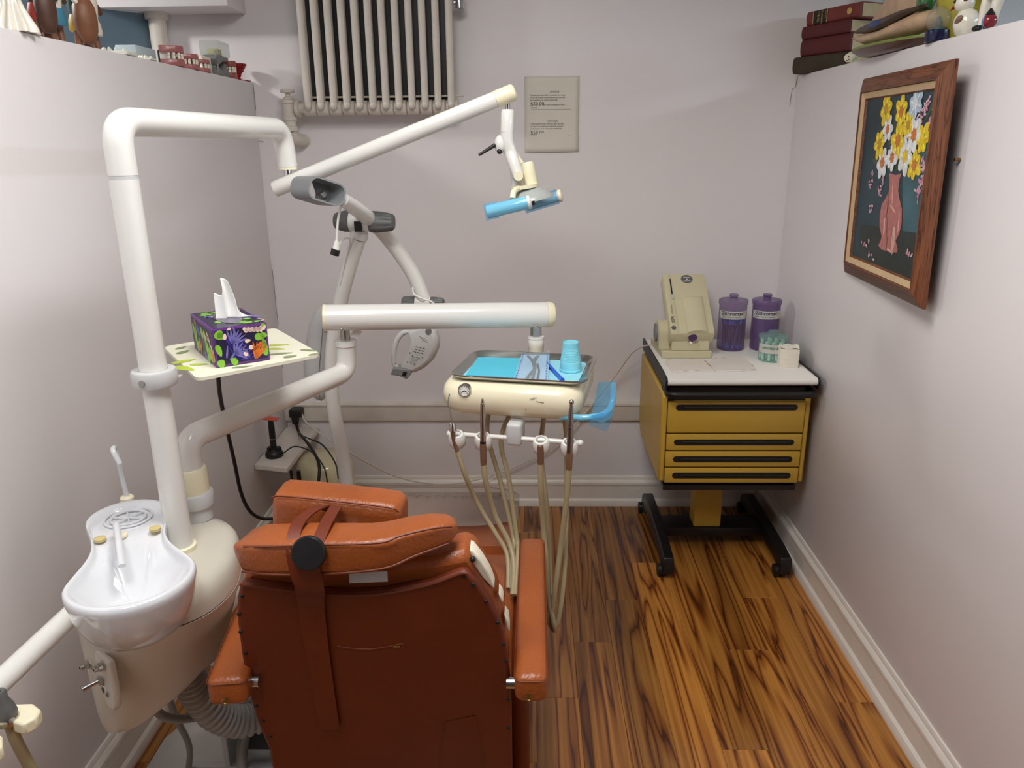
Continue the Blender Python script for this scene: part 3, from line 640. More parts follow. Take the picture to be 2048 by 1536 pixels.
# the bowl: peanut outline, deep near basin, shallow far dish
C1, C2 = V((-.742, 1.238, 0)), V((-.856, 1.458, 0)); ax = (C2 - C1)
def peanut(n=72):
    e = ax.normalized(); f = V((-e.y, e.x, 0)); L_ = ax.length; out = []
    def hw(s):                           # half width along the axis
        if s < 0: return math.sqrt(max(0, .118 ** 2 - s * s))
        if s > L_: return math.sqrt(max(0, .083 ** 2 - (s - L_) ** 2))
        t = s / L_; return .118 * (1 - t) + .083 * t - .026 * math.sin(PI * t) ** 1.5 * (1.15 - .1 * t)
    m = n // 2; ss = [-.118 + (L_ + .201) * (0.5 - 0.5 * math.cos(PI * k / m)) for k in range(m + 1)]
    for s in ss: out.append(C1 + e * s + f * hw(s))
    for s in ss[-2:0:-1]: out.append(C1 + e * s - f * hw(s))
    return out
PN = [C1 + (p - C1) * .965 + ax * .012 for p in peanut()]; CB = C1 + ax * .22
def zrim(p): return 0.842 + 0.018 * max(0, min(1, (p - C1).dot(ax) / ax.length ** 2)) 
def pr(k, z, c=None):
    c = c or CB; return [V((c.x + (p.x - c.x) * k, c.y + (p.y - c.y) * k, z)) for p in PN]
def prr(k, dz, c=None):
    return [V((q.x, q.y, zrim(V((q.x, q.y, 0))) + dz)) for q in pr(k, 0, c)]
def zin(p, e):
    d1 = (p - C1).length / .100; d2 = (p - C2).length / .062
    zz = 0.772 + .062 * min(1, d1) ** 2.2
    dish = 0.842 + .006 * min(1, d2) ** 3
    t = max(0, min(1, ((p - C1).dot(ax) / ax.length ** 2 - .36) / .30)); t = t * t * (3 - 2 * t)
    return min(zz * (1 - t) + dish * t, zrim(p) - .004)
rings = [pr(.42, .708), pr(.54, .710), pr(.68, .722), pr(.80, .741), pr(.895, .767), pr(.955, .796), pr(.988, .820), prr(1.0, -.012), prr(.988, -.003), prr(.955, 0), prr(.92, -.001), prr(.885, -.006)]
for k, e in ((.855, 0), (.80, 0), (.72, 0), (.62, 0), (.52, 0), (.40, 0), (.28, 0), (.16, 0), (.06, 0)):
    rings.append([V((q.x, q.y, zin(V((q.x, q.y, 0)), 0))) for q in pr(k, 0, C1 + ax * .25 * (k > .3) * min(1, (k - .3) / .5))])
bw = obj('spittoon_bowl', MB().loft(rings), M_GLAZE, CU, sharp=80, label='white glazed spittoon bowl shaped like a peanut')
mb = MB()
for r in (.046, .034): mb.tube(circle((C2.x, C2.y, .8485), r, 32) + [V((C2.x + r, C2.y, .8485))], 0.0024, 8, False)
for k in range(3): mb.tube([V((C2.x + .034 * math.cos(a), C2.y + .034 * math.sin(a), .848)) for a in (k * PI / 3, k * PI / 3 + PI)], .0018, 6)
obj('drain_grille', mb, M_GLAZE, bw, label='round raised dish moulding in the far lobe')
def cap(px, py, r, z, m=None):
    p = AZ(px, py, z); return MB().lathe([(r, -.004), (r, .0012), (r * .8, .0022), (0, .0024)], 18, T(*p))
for px, py, z in ((200, 1077, .856), (310, 1056, .858)): obj('gold_cap', cap(px, py, .0115, z), mat('gold_cap', (206, 188, 130), .4, var=.05), bw)
obj('spout_base', cap(240, 1070, .0135, .852), M_CREAM, bw)
b0 = AZ(236, 1070, .853)
obj('rinse_spout', MB().tube(rounded([b0, b0 + V((0, 0, .026)), AZ(238, 1090, .874), AZ(244, 1132, .850)], .012), 0.0072, 12), M_GLAZE, bw, label='short white rinse spout over the bowl')
h0 = AZ(254, 996, .846); hx = A(238, 888, h0.y)
obj('hook_base', MB().lathe([(.015, -.006), (.015, .002), (.011, .006), (0, .006)], 16, T(*h0)), M_CREAM, bw)
obj('cup_filler', MB().tube(rounded([h0, V((h0.x - .004, h0.y - .005, hx.z - .004)), V((hx.x, h0.y - .030, hx.z - .001)), A(240, 928, h0.y - .036)], .016), 0.0058, 12), M_GLAZE, bw, label='tall white hooked cup filler pipe')
nk = [V((C1.x - .055 + q.x, C1.y + .055 + q.y, 0)) for q in circle((0, 0, 0), 1, 28)]
def nring(r, z, k=0): return [V((-.835 + (.085 + r) * math.cos(a) , 1.345 + (.058 + r) * math.sin(a), z)) for a in [2 * PI * i / 28 for i in range(28)]]
obj('bowl_neck', MB().loft([nring(-.004, .655), nring(0, .66), nring(.002, .69), nring(.0, .705)]), M_UNITTOP, CU)
# control panel on the near-left face
def F(px, py, y=1.33): return A(px, py, y)
fn = V((-.62, -.78, .04)).normalized()
ux = V((.78, -.62, 0)).normalized(); uz = V((0, 0, 1))
pc = AP(206, 1352, (-.915, 1.325, .6), fn)
mb = MB(); poly = [(-.026, .058), (.048, .055), (.050, -.01), (.044, -.05), (.026, -.072), (.002, -.076), (-.014, -.06)]
mb.prism([pc + ux * x + uz * z - fn * .012 for x, z in poly], fn * .014)
cp = obj('control_panel', mb, M_UNIT, CU, bevel=.005, label='moulded control panel with metal valves')
def onp(px, py): return AP(px, py, pc + fn * .002, fn)
for px, py in ((181, 1327), (209, 1330)):
    p = onp(px, py); mm = frame(p, ux, fn.cross(ux)); mm = mm if (mm @ V((0, 0, 1)) - mm @ V((0, 0, 0))).dot(fn) > 0 else frame(p, -ux, fn.cross(ux))
    obj('valve_knob', MB().lathe([(.011, -.002), (.011, .004), (.0085, .005), (.0085, .013), (.006, .014), (.006, .020), (.0035, .021), (.0035, .012)], 12, mm), M_STEEL, cp, sharp=30)
p = onp(204, 1359)
obj('toggle_switch', MB().tube([p, p + fn * .008], .0095, 12).tube([p + fn * .006, p + fn * .026 + V((-.012, 0, -.008))], [.004, .0062], 10), M_STEEL, cp)
p = onp(209, 1379); obj('socket', MB().tube([p - fn * .002, p + fn * .0025], .011, 16), M_UNIT, cp); obj('socket_hole', MB().tube([p, p + fn * .003], .0065, 14), M_BLACK, cp)
mb = MB()
for px, py, w in ((185, 1308, .010), (214, 1309, .009), (203, 1342, .010), (207, 1366, .007)):
    q = onp(px, py) + fn * .0006; mb.prism([q - ux * w / 2, q + ux * w / 2, q + ux * w / 2 + uz * .0016, q - ux * w / 2 + uz * .0016], fn * .0003)
q = onp(215, 1393) + fn * .0006; mb.prism([q - ux * .004, q + ux * .005, q + ux * .005 + uz * .007, q - ux * .004 + uz * .007], fn * .0003)
obj('panel_print', mb, M_DGREY, cp)
# seam between the front and rear shells, screws
def side_pt(px, py, z): return AZ(px, py, z)
# hoses under the cabinet
pth = spl([(-.80, 1.49, .44), (-.79, 1.50, .37), (-.765, 1.525, .285), (-.72, 1.56, .235), (-.65, 1.61, .23), (-.59, 1.65, .26)], 20)
rs = [(0.040, 0.040, 0.0345, 0.0345)[i % 4] if i < 80 else .037 for i in range(len(pth))]
obj('corrugated_hose', MB().tube(pth, rs, 20), M_HOSEG, CU, sharp=28, label='grey ribbed hose curving under the chair')
for pts, r in (([(-.86, 1.42, .40), (-.845, 1.46, .33), (-.80, 1.53, .275), (-.74, 1.60, .25), (-.70, 1.66, .23)], .0105), ([(-.87, 1.50, .43), (-.885, 1.56, .25), (-.885, 1.60, .12), (-.90, 1.60, .03)], .008), ([(-.60, 1.62, .33), (-.665, 1.62, .24), (-.74, 1.62, .14), (-.73, 1.55, .05), (-.66, 1.52, .028)], .011), ([(-.60, 1.64, .345), (-.66, 1.64, .26), (-.75, 1.66, .17), (-.76, 1.6, .06), (-.70, 1.54, .04)], .009)):
    obj('hose', MB().tube(spl(pts, 8), r, 10), M_CABLEG, CU)
mb = MB().box((-.805, 1.61, .019), (-.79, 1.72, .36), .003).box((-.90, 1.61, .019), (-.62, 1.63, .045), .003)
obj('mounting_bracket', mb, M_LGREY, CU, label='grey steel bracket bolted to the floor plate')
obj('bracket_plate', MB().box((-.79, 1.70, .019), (-.66, 1.71, .25)), M_DGREY, CU)
# assistant arm at the near left
a0, a1 = V((-.925, 1.40, .70)), V((-.957, 1.08, .685))
obj('assistant_arm', MB().tube([a0, a1], .0215, 18).tube([a0, V((-.86, 1.42, .69))], .0215, 18), M_WHITE, CU, label='white tube arm swung out to the near left')
hz = .675
hold = [(x + .047, y - .025) for x, y in [(-1.00, 1.115), (-.915, 1.120), (-.892, 1.105), (-.888, 1.085), (-.900, 1.068), (-.925, 1.075), (-.935, 1.10), (-.955, 1.10), (-.952, 1.062), (-.918, 1.042), (-.902, 1.018), (-.93, .985), (-1.0, .98)]]
obj('instrument_holder', MB().prism([V((x, y, hz - .022)) for x, y in hold], (0, 0, .024)), M_CREAM, CU, bevel=.004, label='cream plastic instrument holder at the arm end')
sj = thing('suction_nozzle', (-.888, 1.058, hz), 'grey rubber suction nozzle in the cream holder', 'suction nozzle')
Mn = T(-.889, 1.058, hz) @ Matrix.Rotation(-.12, 4, 'Y')
obj('nozzle', MB().lathe([(.0, .004), (.016, .004), (.018, .012), (.016, .026), (.0115, .040), (.0125, .052), (.0105, .056), (.005, .055), (.005, .042), (0, .042)], 18, Mn), M_DGREY, sj)
obj('valve_ring', MB().lathe([(.0165, -.008), (.0175, -.004), (.0175, .004), (.0165, .0065)], 18, Mn), M_STEEL, sj)
obj('suction_hose', MB().tube(spl([Mn @ V((0, 0, -.008)), (-.885, 1.065, .60), (-.872, 1.10, .42), (-.87, 1.17, .25), (-.92, 1.24, .08), (-.95, 1.30, .013)], 8), .010, 12), M_TUBE, sj)

# ------------------------------------------------------------------ operating lamp
LP = thing('operating_lamp', (-.75, 1.45, .78), 'white articulated operating lamp on a tall curved post', 'dental lamp')
PX, PY = -.7490, 1.45
obj('post', MB().tube([(PX, PY, .775), (PX, PY, 1.543)], .0262, 24), M_WHITE, LP)
obj('post_seam', MB().tube([(PX, PY, 1.5425), (PX, PY, 1.5515)], .0257, 24), M_LGREY, LP)
obj('post_collar', MB().lathe([(.030, .772), (.032, .778), (.032, .788), (.027, .790)], 24, T(PX, PY, 0)), M_CREAM, LP)
E2 = V((-.650, 2.105, 1.640))
obj('elbow_arm', MB().tube(rounded([(PX, PY, 1.551), (PX, PY, 1.645), E2 + V((0, 0, .003)), E2 + V((0.004, .01, -.092))], .062, 10), .0262, 24), M_WHITE, LP)
e3 = E2 + V((.004, .01, -.092))
obj('arm_end_ring', MB().tube([e3, e3 - V((0, 0, .008))], .0255, 24), M_CREAM, LP)
S0, S1 = A(548, 379, 2.10), A(1028, 184, 2.15)
sd = (S1 - S0).normalized()
hinge = S0 + sd * .040
obj('chrome_pin', MB().tube([e3, V((e3.x, e3.y, hinge.z))], .0105, 16), M_CHROME, LP)
obj('spring_arm', MB().tube([S0, S0 + sd * .004, S1 - sd * .052], [.018, .0212, .0212], 24), M_WHITE, LP)
obj('arm_cap', MB().tube([S1 - sd * .0515, S1 - sd * .004, S1, S1 + sd * .004], [.0216, .0222, .020, .014], 24), M_CREAM, LP)
LY = 2.15
obj('chrome_pin', MB().tube([A(1016, 200, LY), A(1015, 222, LY)], .0065, 14), M_CHROME, LP)
obj('sleeve', MB().tube([A(1015, 219, LY), A(1015, 222, LY), A(1014, 264, LY)], [.0155, .0175, .0180], 22), M_WHITE, LP)
ykp = spl([A(1013.5, 264, LY), A(1015, 285, LY), A(1021, 305, LY), A(1028, 326, LY - .012), A(1037, 352, LY - .02)], 6)
yk = obj('yoke', MB().tube(ykp, [.0185 - .003 * i / len(ykp) for i in range(len(ykp))], 18), M_WHITE, LP, label='curved white yoke carrying the lamp head')
mb = MB().sphere(A(1000, 289, LY), .021, 16, 10, (.75, .8, 1.15)); obj('clutch_housing', mb, M_WHITE, yk)
obj('clutch_knob', MB().sphere(A(999, 303, LY - .012), .007, 12, 8), M_BLACK, yk)
obj('lever', MB().tube([A(990, 290, LY - .01), A(958, 310, LY - .03)], [.0055, .0035], 10), M_BLACK, yk, label='thin black locking lever')
obj('yoke_web', MB().prism([A(1028, 296, LY + .012), A(1047, 324, LY + .012), A(1036, 330, LY + .012), A(1026, 315, LY + .012)], (0, .012, 0)), M_CREAM, yk)
obj('pivot_disc', MB().tube([A(1037, 352, LY - .045), A(1037, 352, LY + .03)], .0125, 20), M_CREAM, yk)
hb0, hb1 = A(1054, 324, LY + .01), A(1063, 370, LY + .01)
obj('head_neck', MB().tube([hb0, hb0 + (hb1 - hb0) * .08, hb1], [.014, .0170, .0185], 20), M_CREAM, LP)
obj('head_gimbal', MB().tube([A(1030, 335, LY + .006), A(1036, 372, LY + .006)], [.014, .018], 16), M_LGREY, LP)
obj('head_ring', MB().tube([A(1048, 370, LY), A(1049, 377, LY)], .0385, 28), M_CREAM, LP)
hd = frame(A(1058, 391, LY), (1, 0, .22), (0, 1, 0))
obj('reflector', MB().lathe([(.0, .021), (.030, .018), (.052, .004), (.066, -.010), (.067, -.015), (.058, -.0165), (0, -.017)], 32, hd @ Matrix.Scale(.95, 4, V((0, 1, 0)))), mat('translucent_grey_shade', (176, 182, 178), .25, var=.03), LP, label='grey dome of the lamp head')
obj('handle_bracket', MB().tube(spl([A(1040, 375, LY - .02), A(1028, 383, LY - .055), A(1025, 398, LY - .07)], 5), .008, 12), M_CREAM, LP)
n0, n1 = A(974, 424, LY - .085), A(1060, 404, LY - .085); dd = (n1 - n0).normalized()
hn = obj('handle', MB().tube([n0, n0 + dd * .003, n1 - dd * .006], [.0155, .0175, .0175], 20), M_FILM2, LP, label='near lamp handle wrapped in blue film')
obj('handle_cap', MB().tube([n1 - dd * .0065, n1, n1 + dd * .003], [.0185, .0185, .015], 20), M_WHITE, hn)
obj('film_end', MB().ribbon([n0 + dd * .03, n0 - dd * .006], .044, .001, (0, .3, 1)), M_FILM, hn)
f0, f1 = A(1052, 412, LY + .085), A(1122, 391, LY + .075)
dd = (f1 - f0).normalized()
hf = obj('handle', MB().tube([f0, f0 + dd * .003, f1 - dd * .006], [.013, .015, .015], 18), M_LGREY, LP, label='far lamp handle with cream end')
obj('handle_cap', MB().tube([f1 - dd * .0065, f1, f1 + dd * .003], [.0175, .0175, .014], 18), M_CREAM, hf)
obj('film', MB().tube([f0 - dd * .004, f1 - dd * .01], .0205, 18), M_FILM, hf)
obj('contact', MB().tube([A(1066, 402, LY - .084), A(1068, 410, LY - .084)], .004, 8), M_BLACK, LP)
# ------------------------------------------------------------------ delivery system
TH = math.radians(-11); KO = V((-.025, 2.0, 0)); KM = T(*KO) @ RZ(TH)
def K(x, y, z): return KM @ V((x, y, z))
DS = thing('delivery_unit', (-.765, 1.60, .78), 'ivory instrument console hung from a thick white swivel arm', 'delivery unit')
b0 = V((-.777, 1.60, .78))
obj('base_collar', MB().lathe([(.036, -.004), (.036, .028), (.032, .030)], 26, T(*b0)).lathe([(.042, .030), (.043, .033), (.043, .060), (.040, .064)], 26, T(*b0)), M_LGREY, DS)
obj('lower_collar', MB().lathe([(.036, .064), (.0365, .068), (.035, .118), (.033, .122), (.029, .123)], 26, T(*b0)), M_CREAM, DS)
lp = [b0 + V((0, 0, .10)), V((b0.x, b0.y, .972)), A(693, 744, 2.125), A(692, 690, 2.125)]
obj('lower_arm', MB().tube(rounded(lp, .105, 12), .0285, 26), M_WHITE, DS, label='white curved lower arm rising from the cabinet')
jt = A(692, 690, 2.125)
obj('arm_socket', MB().lathe([(.0285, -.004), (.032, 0), (.032, .012), (.030, .016)], 26, T(*jt)), M_WHITE, DS)
ha, hb = A(652, 635.5, 2.08), A(1104, 629, 2.20); hd_ = (hb - ha).normalized()
obj('upper_arm', MB().tube([ha, hb - hd_ * .018], .0365, 32), M_WHITE, DS, label='straight white upper arm')
obj('end_cap', MB().tube([hb - hd_ * .0175, hb - hd_ * .004, hb + hd_ * .004, hb + hd_ * .007], [.0370, .0370, .033, .024], 32), M_CREAM, DS)
obj('end_cap', MB().tube([ha - hd_ * .010, ha - hd_ * .007, ha + hd_ * .0005], [.030, .0372, .0372], 32), M_CREAM, DS)
p1 = V((jt.x, jt.y, jt.z + .014))
obj('pivot_pin', MB().tube([p1, p1 + V((0, 0, .05))], .014, 18), M_STEEL, DS)
cpx = A(1072, 672, 2.185)
obj('pivot_pin', MB().tube([cpx, cpx + V((0, 0, .03))], .0165, 6), M_STEEL, DS)
obj('column', MB().lathe([(.018, 0), (.0245, .0), (.0245, -.006), (.0225, -.008), (.0235, -.010), (.0235, -.030), (.0228, -.031), (.0228, -.135)], 24, T(*cpx)), M_WHITE, DS)
for px, py, yy in ((683, 658, 2.045), (1072, 652, 2.155)):
    obj('screw', MB().sphere(A(px, py, yy), .0052, 10, 6), M_STEEL, DS)
obj('cable_tag', MB().box((-.012, -.002, -.014), (.012, .002, .014), .002, M=frame(A(712, 668, 2.10), (1, .2, -.5), (0, 1, 0))), M_WHITE, DS)
rings = []
for z, w, d, oy in ((.921, .28, .22, .012), (.926, .325, .275, .01), (.938, .352, .312, .006), (.958, .367, .332, 0), (.984, .370, .336, 0), (1.003, .362, .326, 0), (1.013, .345, .308, 0), (1.017, .32, .285, 0)):
    rings.append([K(x, y + oy, z) for x, y in rrect(w, d, .055, 7)])
cs = obj('console', MB().loft(rings), M_CONSOLE, DS, sharp=70, label='ivory plastic console body with scratches')
gp = AP(929, 781, K(0, -.168, .99), KM.to_3x3() @ V((0, -1, .12)))
gm = frame(gp, KM.to_3x3() @ V((1, 0, 0)), V((0, .12, 1)))
gm = gm @ Matrix.Scale(1.2, 4)
gd = obj('pressure_gauge', MB().lathe([(.0145, -.010), (.0145, .001), (.013, .003), (.0115, .003), (.0112, .0015), (0, .0015)], 26, gm), M_STEEL, cs)
obj('gauge_dial', MB().lathe([(.0113, .0017), (0, .0018)], 26, gm), M_WHITE, DS)
mb = MB()
for k in range(9):
    a = math.radians(-40 + k * 32.5); mb.box((.0072, -.0006, .0019), (.0102, .0006, .0021), M=gm @ RZ(a))
mb.box((-.006, -.001, .0019), (.001, .001, .0021), M=gm @ RZ(.6)).box((-.006, -.001, .0019), (.001, .001, .0021), M=gm @ RZ(2.6))
obj('gauge_marks', mb, M_INK, DS)
mb = MB()
for x, z, w, a in ((.062, .992, .014, .5), (.068, .993, .012, .5), (.082, .984, .02, -.1), (.045, .962, .004, 1.5)):
    mb.box((-w / 2, -.0003, -.0004), (w / 2, .0003, .0004), M=T(*K(x, -.1685, z)) @ RZ(TH) @ Matrix.Rotation(-a, 4, 'Y'))
obj('scratch', mb, M_INK, cs)
obj('hanger_bracket', MB().box((-.003, -.184, .866), (.036, -.125, .925), .008, 3, M=KM), M_LGREY, DS)
BL, BR = K(-.155, -.172, .884), K(.185, -.172, .884)
obj('holder_bar', MB().tube([BL, BR], .0062, 14).sphere(BL, .0085, 12, 8).sphere(BR, .0085, 12, 8), M_WHITE, DS)
bdir = (BR - BL).normalized()
def bar_at(px, py):                      # point of the holder bar under a pixel column
    best = min((abs(CX + FPX * (RW.transposed() @ (BL + bdir * s * .34 / 200 - CAM)).x / -(RW.transposed() @ (BL + bdir * s * .34 / 200 - CAM)).z - px), s) for s in range(-20, 221))
    return BL + bdir * best[1] * .34 / 200
HPX = (915, 967, 1083, 1139)
HB = [bar_at(p, 880) for p in HPX]
for b in HB:
    m_ = frame(b + V((0, -.004, -.004)), bdir, V((0, .75, -.35)))
    hm = frame(b + V((0, -.006, -.014)), bdir, V((.19, 1, .35)))
    obj('holder', MB().lathe([(.017, -.018), (.0215, -.012), (.0225, 0), (.0215, .014), (.018, .021), (.013, .022), (.0115, .014), (.0105, -.010), (.0, -.010)], 24, hm), M_WHITE, DS)
hz_ = .946
hp_ = [K(.13, -.140, .938), AZ(1172, 836, hz_), AZ(1204, 832, hz_), AZ(1219, 820, hz_), AZ(1226, 800, hz_), AZ(1227, 770, hz_)]
hdl = obj('grip_handle', MB().tube(rounded(hp_, .03, 6), .0085, 14), M_FILM2, DS, label='light blue wrapped grip handle at the console side')
mb = MB(); fp = [(1197, 764), (1232, 763), (1232, 800), (1225, 832), (1206, 846), (1182, 840), (1186, 812), (1192, 790)]
cz = AZ(1208, 805, hz_ + .011); n = len(fp)
mb.add([AZ(x, y, hz_ + .010 + .004 * math.sin(i * 2.1)) for i, (x, y) in enumerate(fp)] + [cz], [(i, (i + 1) % n, n) for i in range(n)])
mb.add([AZ(x, y, hz_ - .010 - .003 * math.sin(i * 1.7)) for i, (x, y) in enumerate(fp)], [tuple(range(n))])
yv = AZ(1200, 838, hz_).y - .004
mb.add([A(1180, 832, yv), A(1226, 822, yv), A(1222, 845, yv - .006), A(1213, 864, yv - .003), A(1196, 858, yv + .004), A(1178, 851, yv)], [(0, 1, 2, 3, 4, 5)])
obj('barrier_film', mb, M_FILM, DS, label='crinkled blue plastic film around the handle', sharp=15)

# instruments in the holders, each with its hose
def hose(parent, pts, r=.0065): return obj('hose', MB().tube(spl(pts, 8), r, 12), M_TUBE, parent)
yb = [b.y - .026 for b in HB]
s1 = thing('air_water_syringe', tuple(A(915, 905, yb[0])), 'air-water syringe with a thin bent nozzle in the leftmost holder', 'dental syringe', group=None)
obj('grip', MB().tube(spl([A(906, 858, yb[0]), A(906, 868, yb[0] - .002), A(909, 885, yb[0]), A(916, 906, yb[0])], 4), [.0085 - .0006 * min(i, 5) for i in range(13)], 14), M_BROWNC, s1)
obj('head', MB().tube([A(904, 846, yb[0]), A(905, 850, yb[0]), A(906, 862, yb[0])], [.006, .0088, .0095], 14), M_CHROME, s1)
obj('nozzle', MB().tube(spl([A(904, 848, yb[0]), A(900, 820, yb[0]), A(896, 806, yb[0]), A(899, 788, yb[0])], 5), .0016, 8), M_STEEL, s1)
hose(s1, [A(915, 903, yb[0]), A(930, 950, yb[0]), A(955, 1005, 1.85), A(992, 1068, 1.82), (-.062, 1.79, .57), (-.058, 1.72, .515)])
hose(s1, [(-.05, 1.715, .516), (-.048, 1.80, .57), A(1027, 1075, 1.86), A(1000, 960, 1.90), A(975, 870, 1.93), K(-.075, -.06, .925)])
s2 = thing('handpiece', tuple(A(966, 900, yb[1])), 'polished metal handpiece with black ring in the second holder', 'handpiece')
y2 = yb[1]
obj('body', MB().tube([A(965, 797, y2), A(965, 801, y2), A(965, 806, y2), A(965, 806.5, y2), A(965, 818, y2), A(966, 858, y2), A(966, 882, y2)], [.0022, .0038, .0040, .0054, .0060, .0078, .0080], 16), M_HANDP, s2)
obj('black_ring', MB().tube([A(966, 882, y2), A(966, 886, y2)], .0084, 16), M_BLACK, s2)
obj('connector', MB().tube([A(966, 886, y2), A(966, 892, y2), A(967, 925, y2), A(967, 931, y2)], [.0080, .0085, .0080, .0068], 16), M_BROWNC, s2)
hose(s2, [A(967, 928, y2), A(972, 965, y2), A(990, 1030, 1.83), A(1018, 1085, 1.81), (-.044, 1.765, .555), (-.046, 1.69, .514)], .0072)
hose(s2, [(-.040, 1.69, .514), (-.034, 1.80, .575), A(1034, 1080, 1.85), A(1018, 960, 1.89), A(1002, 880, 1.92), K(-.012, -.06, .925)])
s3 = thing('handpiece_hose', tuple(A(1081, 915, yb[2])), 'tan tubing with an empty brown connector in the third holder', 'dental hose')
y3 = yb[2]
obj('connector', MB().tube([A(1081, 889, y3), A(1081, 891, y3), A(1081, 922, y3), A(1081, 930, y3)], [.0062, .0086, .0082, .0068], 16), M_BROWNC, s3)
obj('coupling_face', MB().tube([A(1081, 888.5, y3), A(1081, 890, y3)], .0060, 14), M_STEEL, s3)
hose(s3, [A(1081, 927, y3), A(1082, 980, y3), A(1087, 1060, 1.80), A(1094, 1130, 1.78), A(1098, 1200, 1.76), (.062, 1.74, .38), (.05, 1.80, .36)], .0072)
hose(s3, [(.05, 1.80, .362), (.052, 1.86, .50), A(1092, 1000, 1.88), A(1082, 900, 1.92), K(.075, -.06, .925)])
s4 = thing('handpiece', tuple(A(1139, 905, yb[3])), 'matte grey ribbed handpiece with ball head in rightmost holder', 'handpiece')
y4 = yb[3]
obj('body', MB().tube([A(1143, 812, y4), A(1142, 822, y4), A(1141, 850, y4), A(1140, 880, y4), A(1139, 905, y4)], [.0042, .0058, .0072, .0082, .0080], 16), mat('brushed_handpiece', (150, 146, 142), .32, 1.0, var=.04), s4)
obj('ball_head', MB().sphere(A(1143, 804, y4), .0066, 14, 10).tube([A(1143, 804, y4), A(1143, 813, y4)], .0046, 12), M_HANDP, s4)
mb = MB()
for k in range(8):
    c = A(1142 - k * .25, 828 + k * 3.6, y4); mb.tube([c, c + V((0, 0, -.0016))], .0068 + .00012 * k, 14)
obj('grip_rib', mb, M_HANDP, s4)
obj('connector', MB().tube([A(1139, 905, y4), A(1139, 908, y4), A(1138, 936, y4), A(1138, 942, y4)], [.0078, .0086, .0078, .0066], 16), M_BROWNC, s4)
hose(s4, [A(1138, 938, y4), A(1133, 1000, y4), A(1122, 1090, 1.78), A(1110, 1180, 1.76), A(1103, 1235, 1.75), A(1109, 1252, 1.75), A(1118, 1232, 1.76), A(1128, 1150, 1.79), A(1132, 1040, 1.84), A(1134, 900, 1.90), K(.128, -.06, .925)], .0072)

# ------------------------------------------------------------------ things on the console
TM = T(-.012, 1.985, 0) @ RZ(TH)
tr = MB(); rings = []
for z, w, d, r in ((1.0178, .318, .224, .03), (1.0178, .326, .232, .034), (1.0265, .350, .256, .038), (1.0295, .356, .262, .040), (1.0335, .357, .263, .040), (1.0345, .352, .258, .038), (1.0335, .345, .251, .036), (1.021, .322, .228, .032), (1.0192, .314, .220, .03), (1.0190, .2, .12, .02)):
    rings.append([TM @ V((x, y, z)) for x, y in rrect(w, d, r, 7)])
obj('instrument_tray', tr.loft(rings), M_STEEL, None, 'stainless steel instrument tray on the ivory console', 'tray', sharp=60, rz=TH)
mb = MB().prism([TM @ V((x, y, 1.0197)) for x, y in rrect(.306, .212, .03, 5)], (0, 0, .0008)); obj('tray_paper', mb, M_LINER, None, 'pale blue paper lining the steel tray', 'tray liner')
def tz(px, py, z=1.0215): return AZ(px, py, z)
mb = MB(); q = [tz(931, 751), tz(955, 716), tz(1046, 718), tz(1030, 757)]
for k in range(4):
    s = V((.0015 * k, -.002 * k, .0011 * k)); mb.prism([p + s for p in q], (0, 0, .0009))
obj('bib_napkin', mb, M_CYAN, None, 'folded turquoise bib at the left of the tray', 'bib')
ps = thing('sterile_pouch', tuple(tz(1063, 735, 1.0265)), 'clear sterile pouch of dark instruments lying across the tray', 'pouch')
pq = [tz(1027, 760, 1.028), tz(1044, 706, 1.030), tz(1099, 705, 1.034), tz(1096, 763, 1.029)]
mb = MB(); g = []; rr = random.Random(9)
for j in range(9):
    for i in range(9):
        u, v = i / 8, j / 8; p = (pq[0] * (1 - u) + pq[3] * u) * (1 - v) + (pq[1] * (1 - u) + pq[2] * u) * v
        g.append(p + V((0, 0, rr.uniform(0, .0025) + .004 * math.sin(PI * u) * math.sin(PI * v) + (.006 if (i == 8 and j == 8) else 0))))
mb.add(g, [(j * 9 + i, j * 9 + i + 1, j * 9 + i + 10, j * 9 + i + 9) for j in range(8) for i in range(8)])
obj('pouch_film', mb, M_POUCH, ps, sharp=20)
obj('pouch_paper', MB().prism([p - V((0, 0, .0035)) for p in pq], (0, 0, .0006)), mat('pouch_paper', (178, 214, 236), .8), ps)
mb = MB()
for c0, c1 in ((pq[0], pq[1]), (pq[3], pq[2])):
    for k in range(12): 
        p = c0 + (c1 - c0) * (k + .5) / 12 + (pq[3] - pq[0]) * (.06 if c0 is pq[0] else -.06); mb.box((-.0012, -.005, 0), (.0012, .005, .0004), M=frame(p + V((0, 0, .0032)), (1, .3, 0), c1 - c0))
obj('pouch_print', mb, mat('blue_pouch_print', (70, 120, 190), .6), ps)
mb = MB().ribbon(spl([tz(1056, 712, 1.029), tz(1063, 720, 1.030), tz(1070, 735, 1.030), tz(1060, 748, 1.029), tz(1053, 758, 1.028)], 4), .007, .003, (1, 0, 0)); obj('instrument', mb, M_DGREY, ps)
mb = MB().ribbon(spl([tz(1076, 712, 1.029), tz(1068, 722, 1.031), tz(1069, 735, 1.031), tz(1065, 758, 1.028)], 4), [.010, .010, .010, .011, .011, .011, .011, .010, .009, .008, .008, .008, .008], .003, (1, 0, 0)); obj('instrument', mb, M_DGREY, ps)
mb = MB().ribbon(spl([tz(1075, 728, 1.031), tz(1078, 742, 1.030), tz(1075, 758, 1.028)], 4), .005, .003, (1, 0, 0)); obj('instrument', mb, M_BLACKM, ps)
pe0, pe1 = tz(1094, 727, 1.0255), tz(1125, 760, 1.0255)
pn = thing('blue_ejector_handle', tuple(pe0), 'deep blue plastic stick beside the pouch on the tray', 'dental tool')
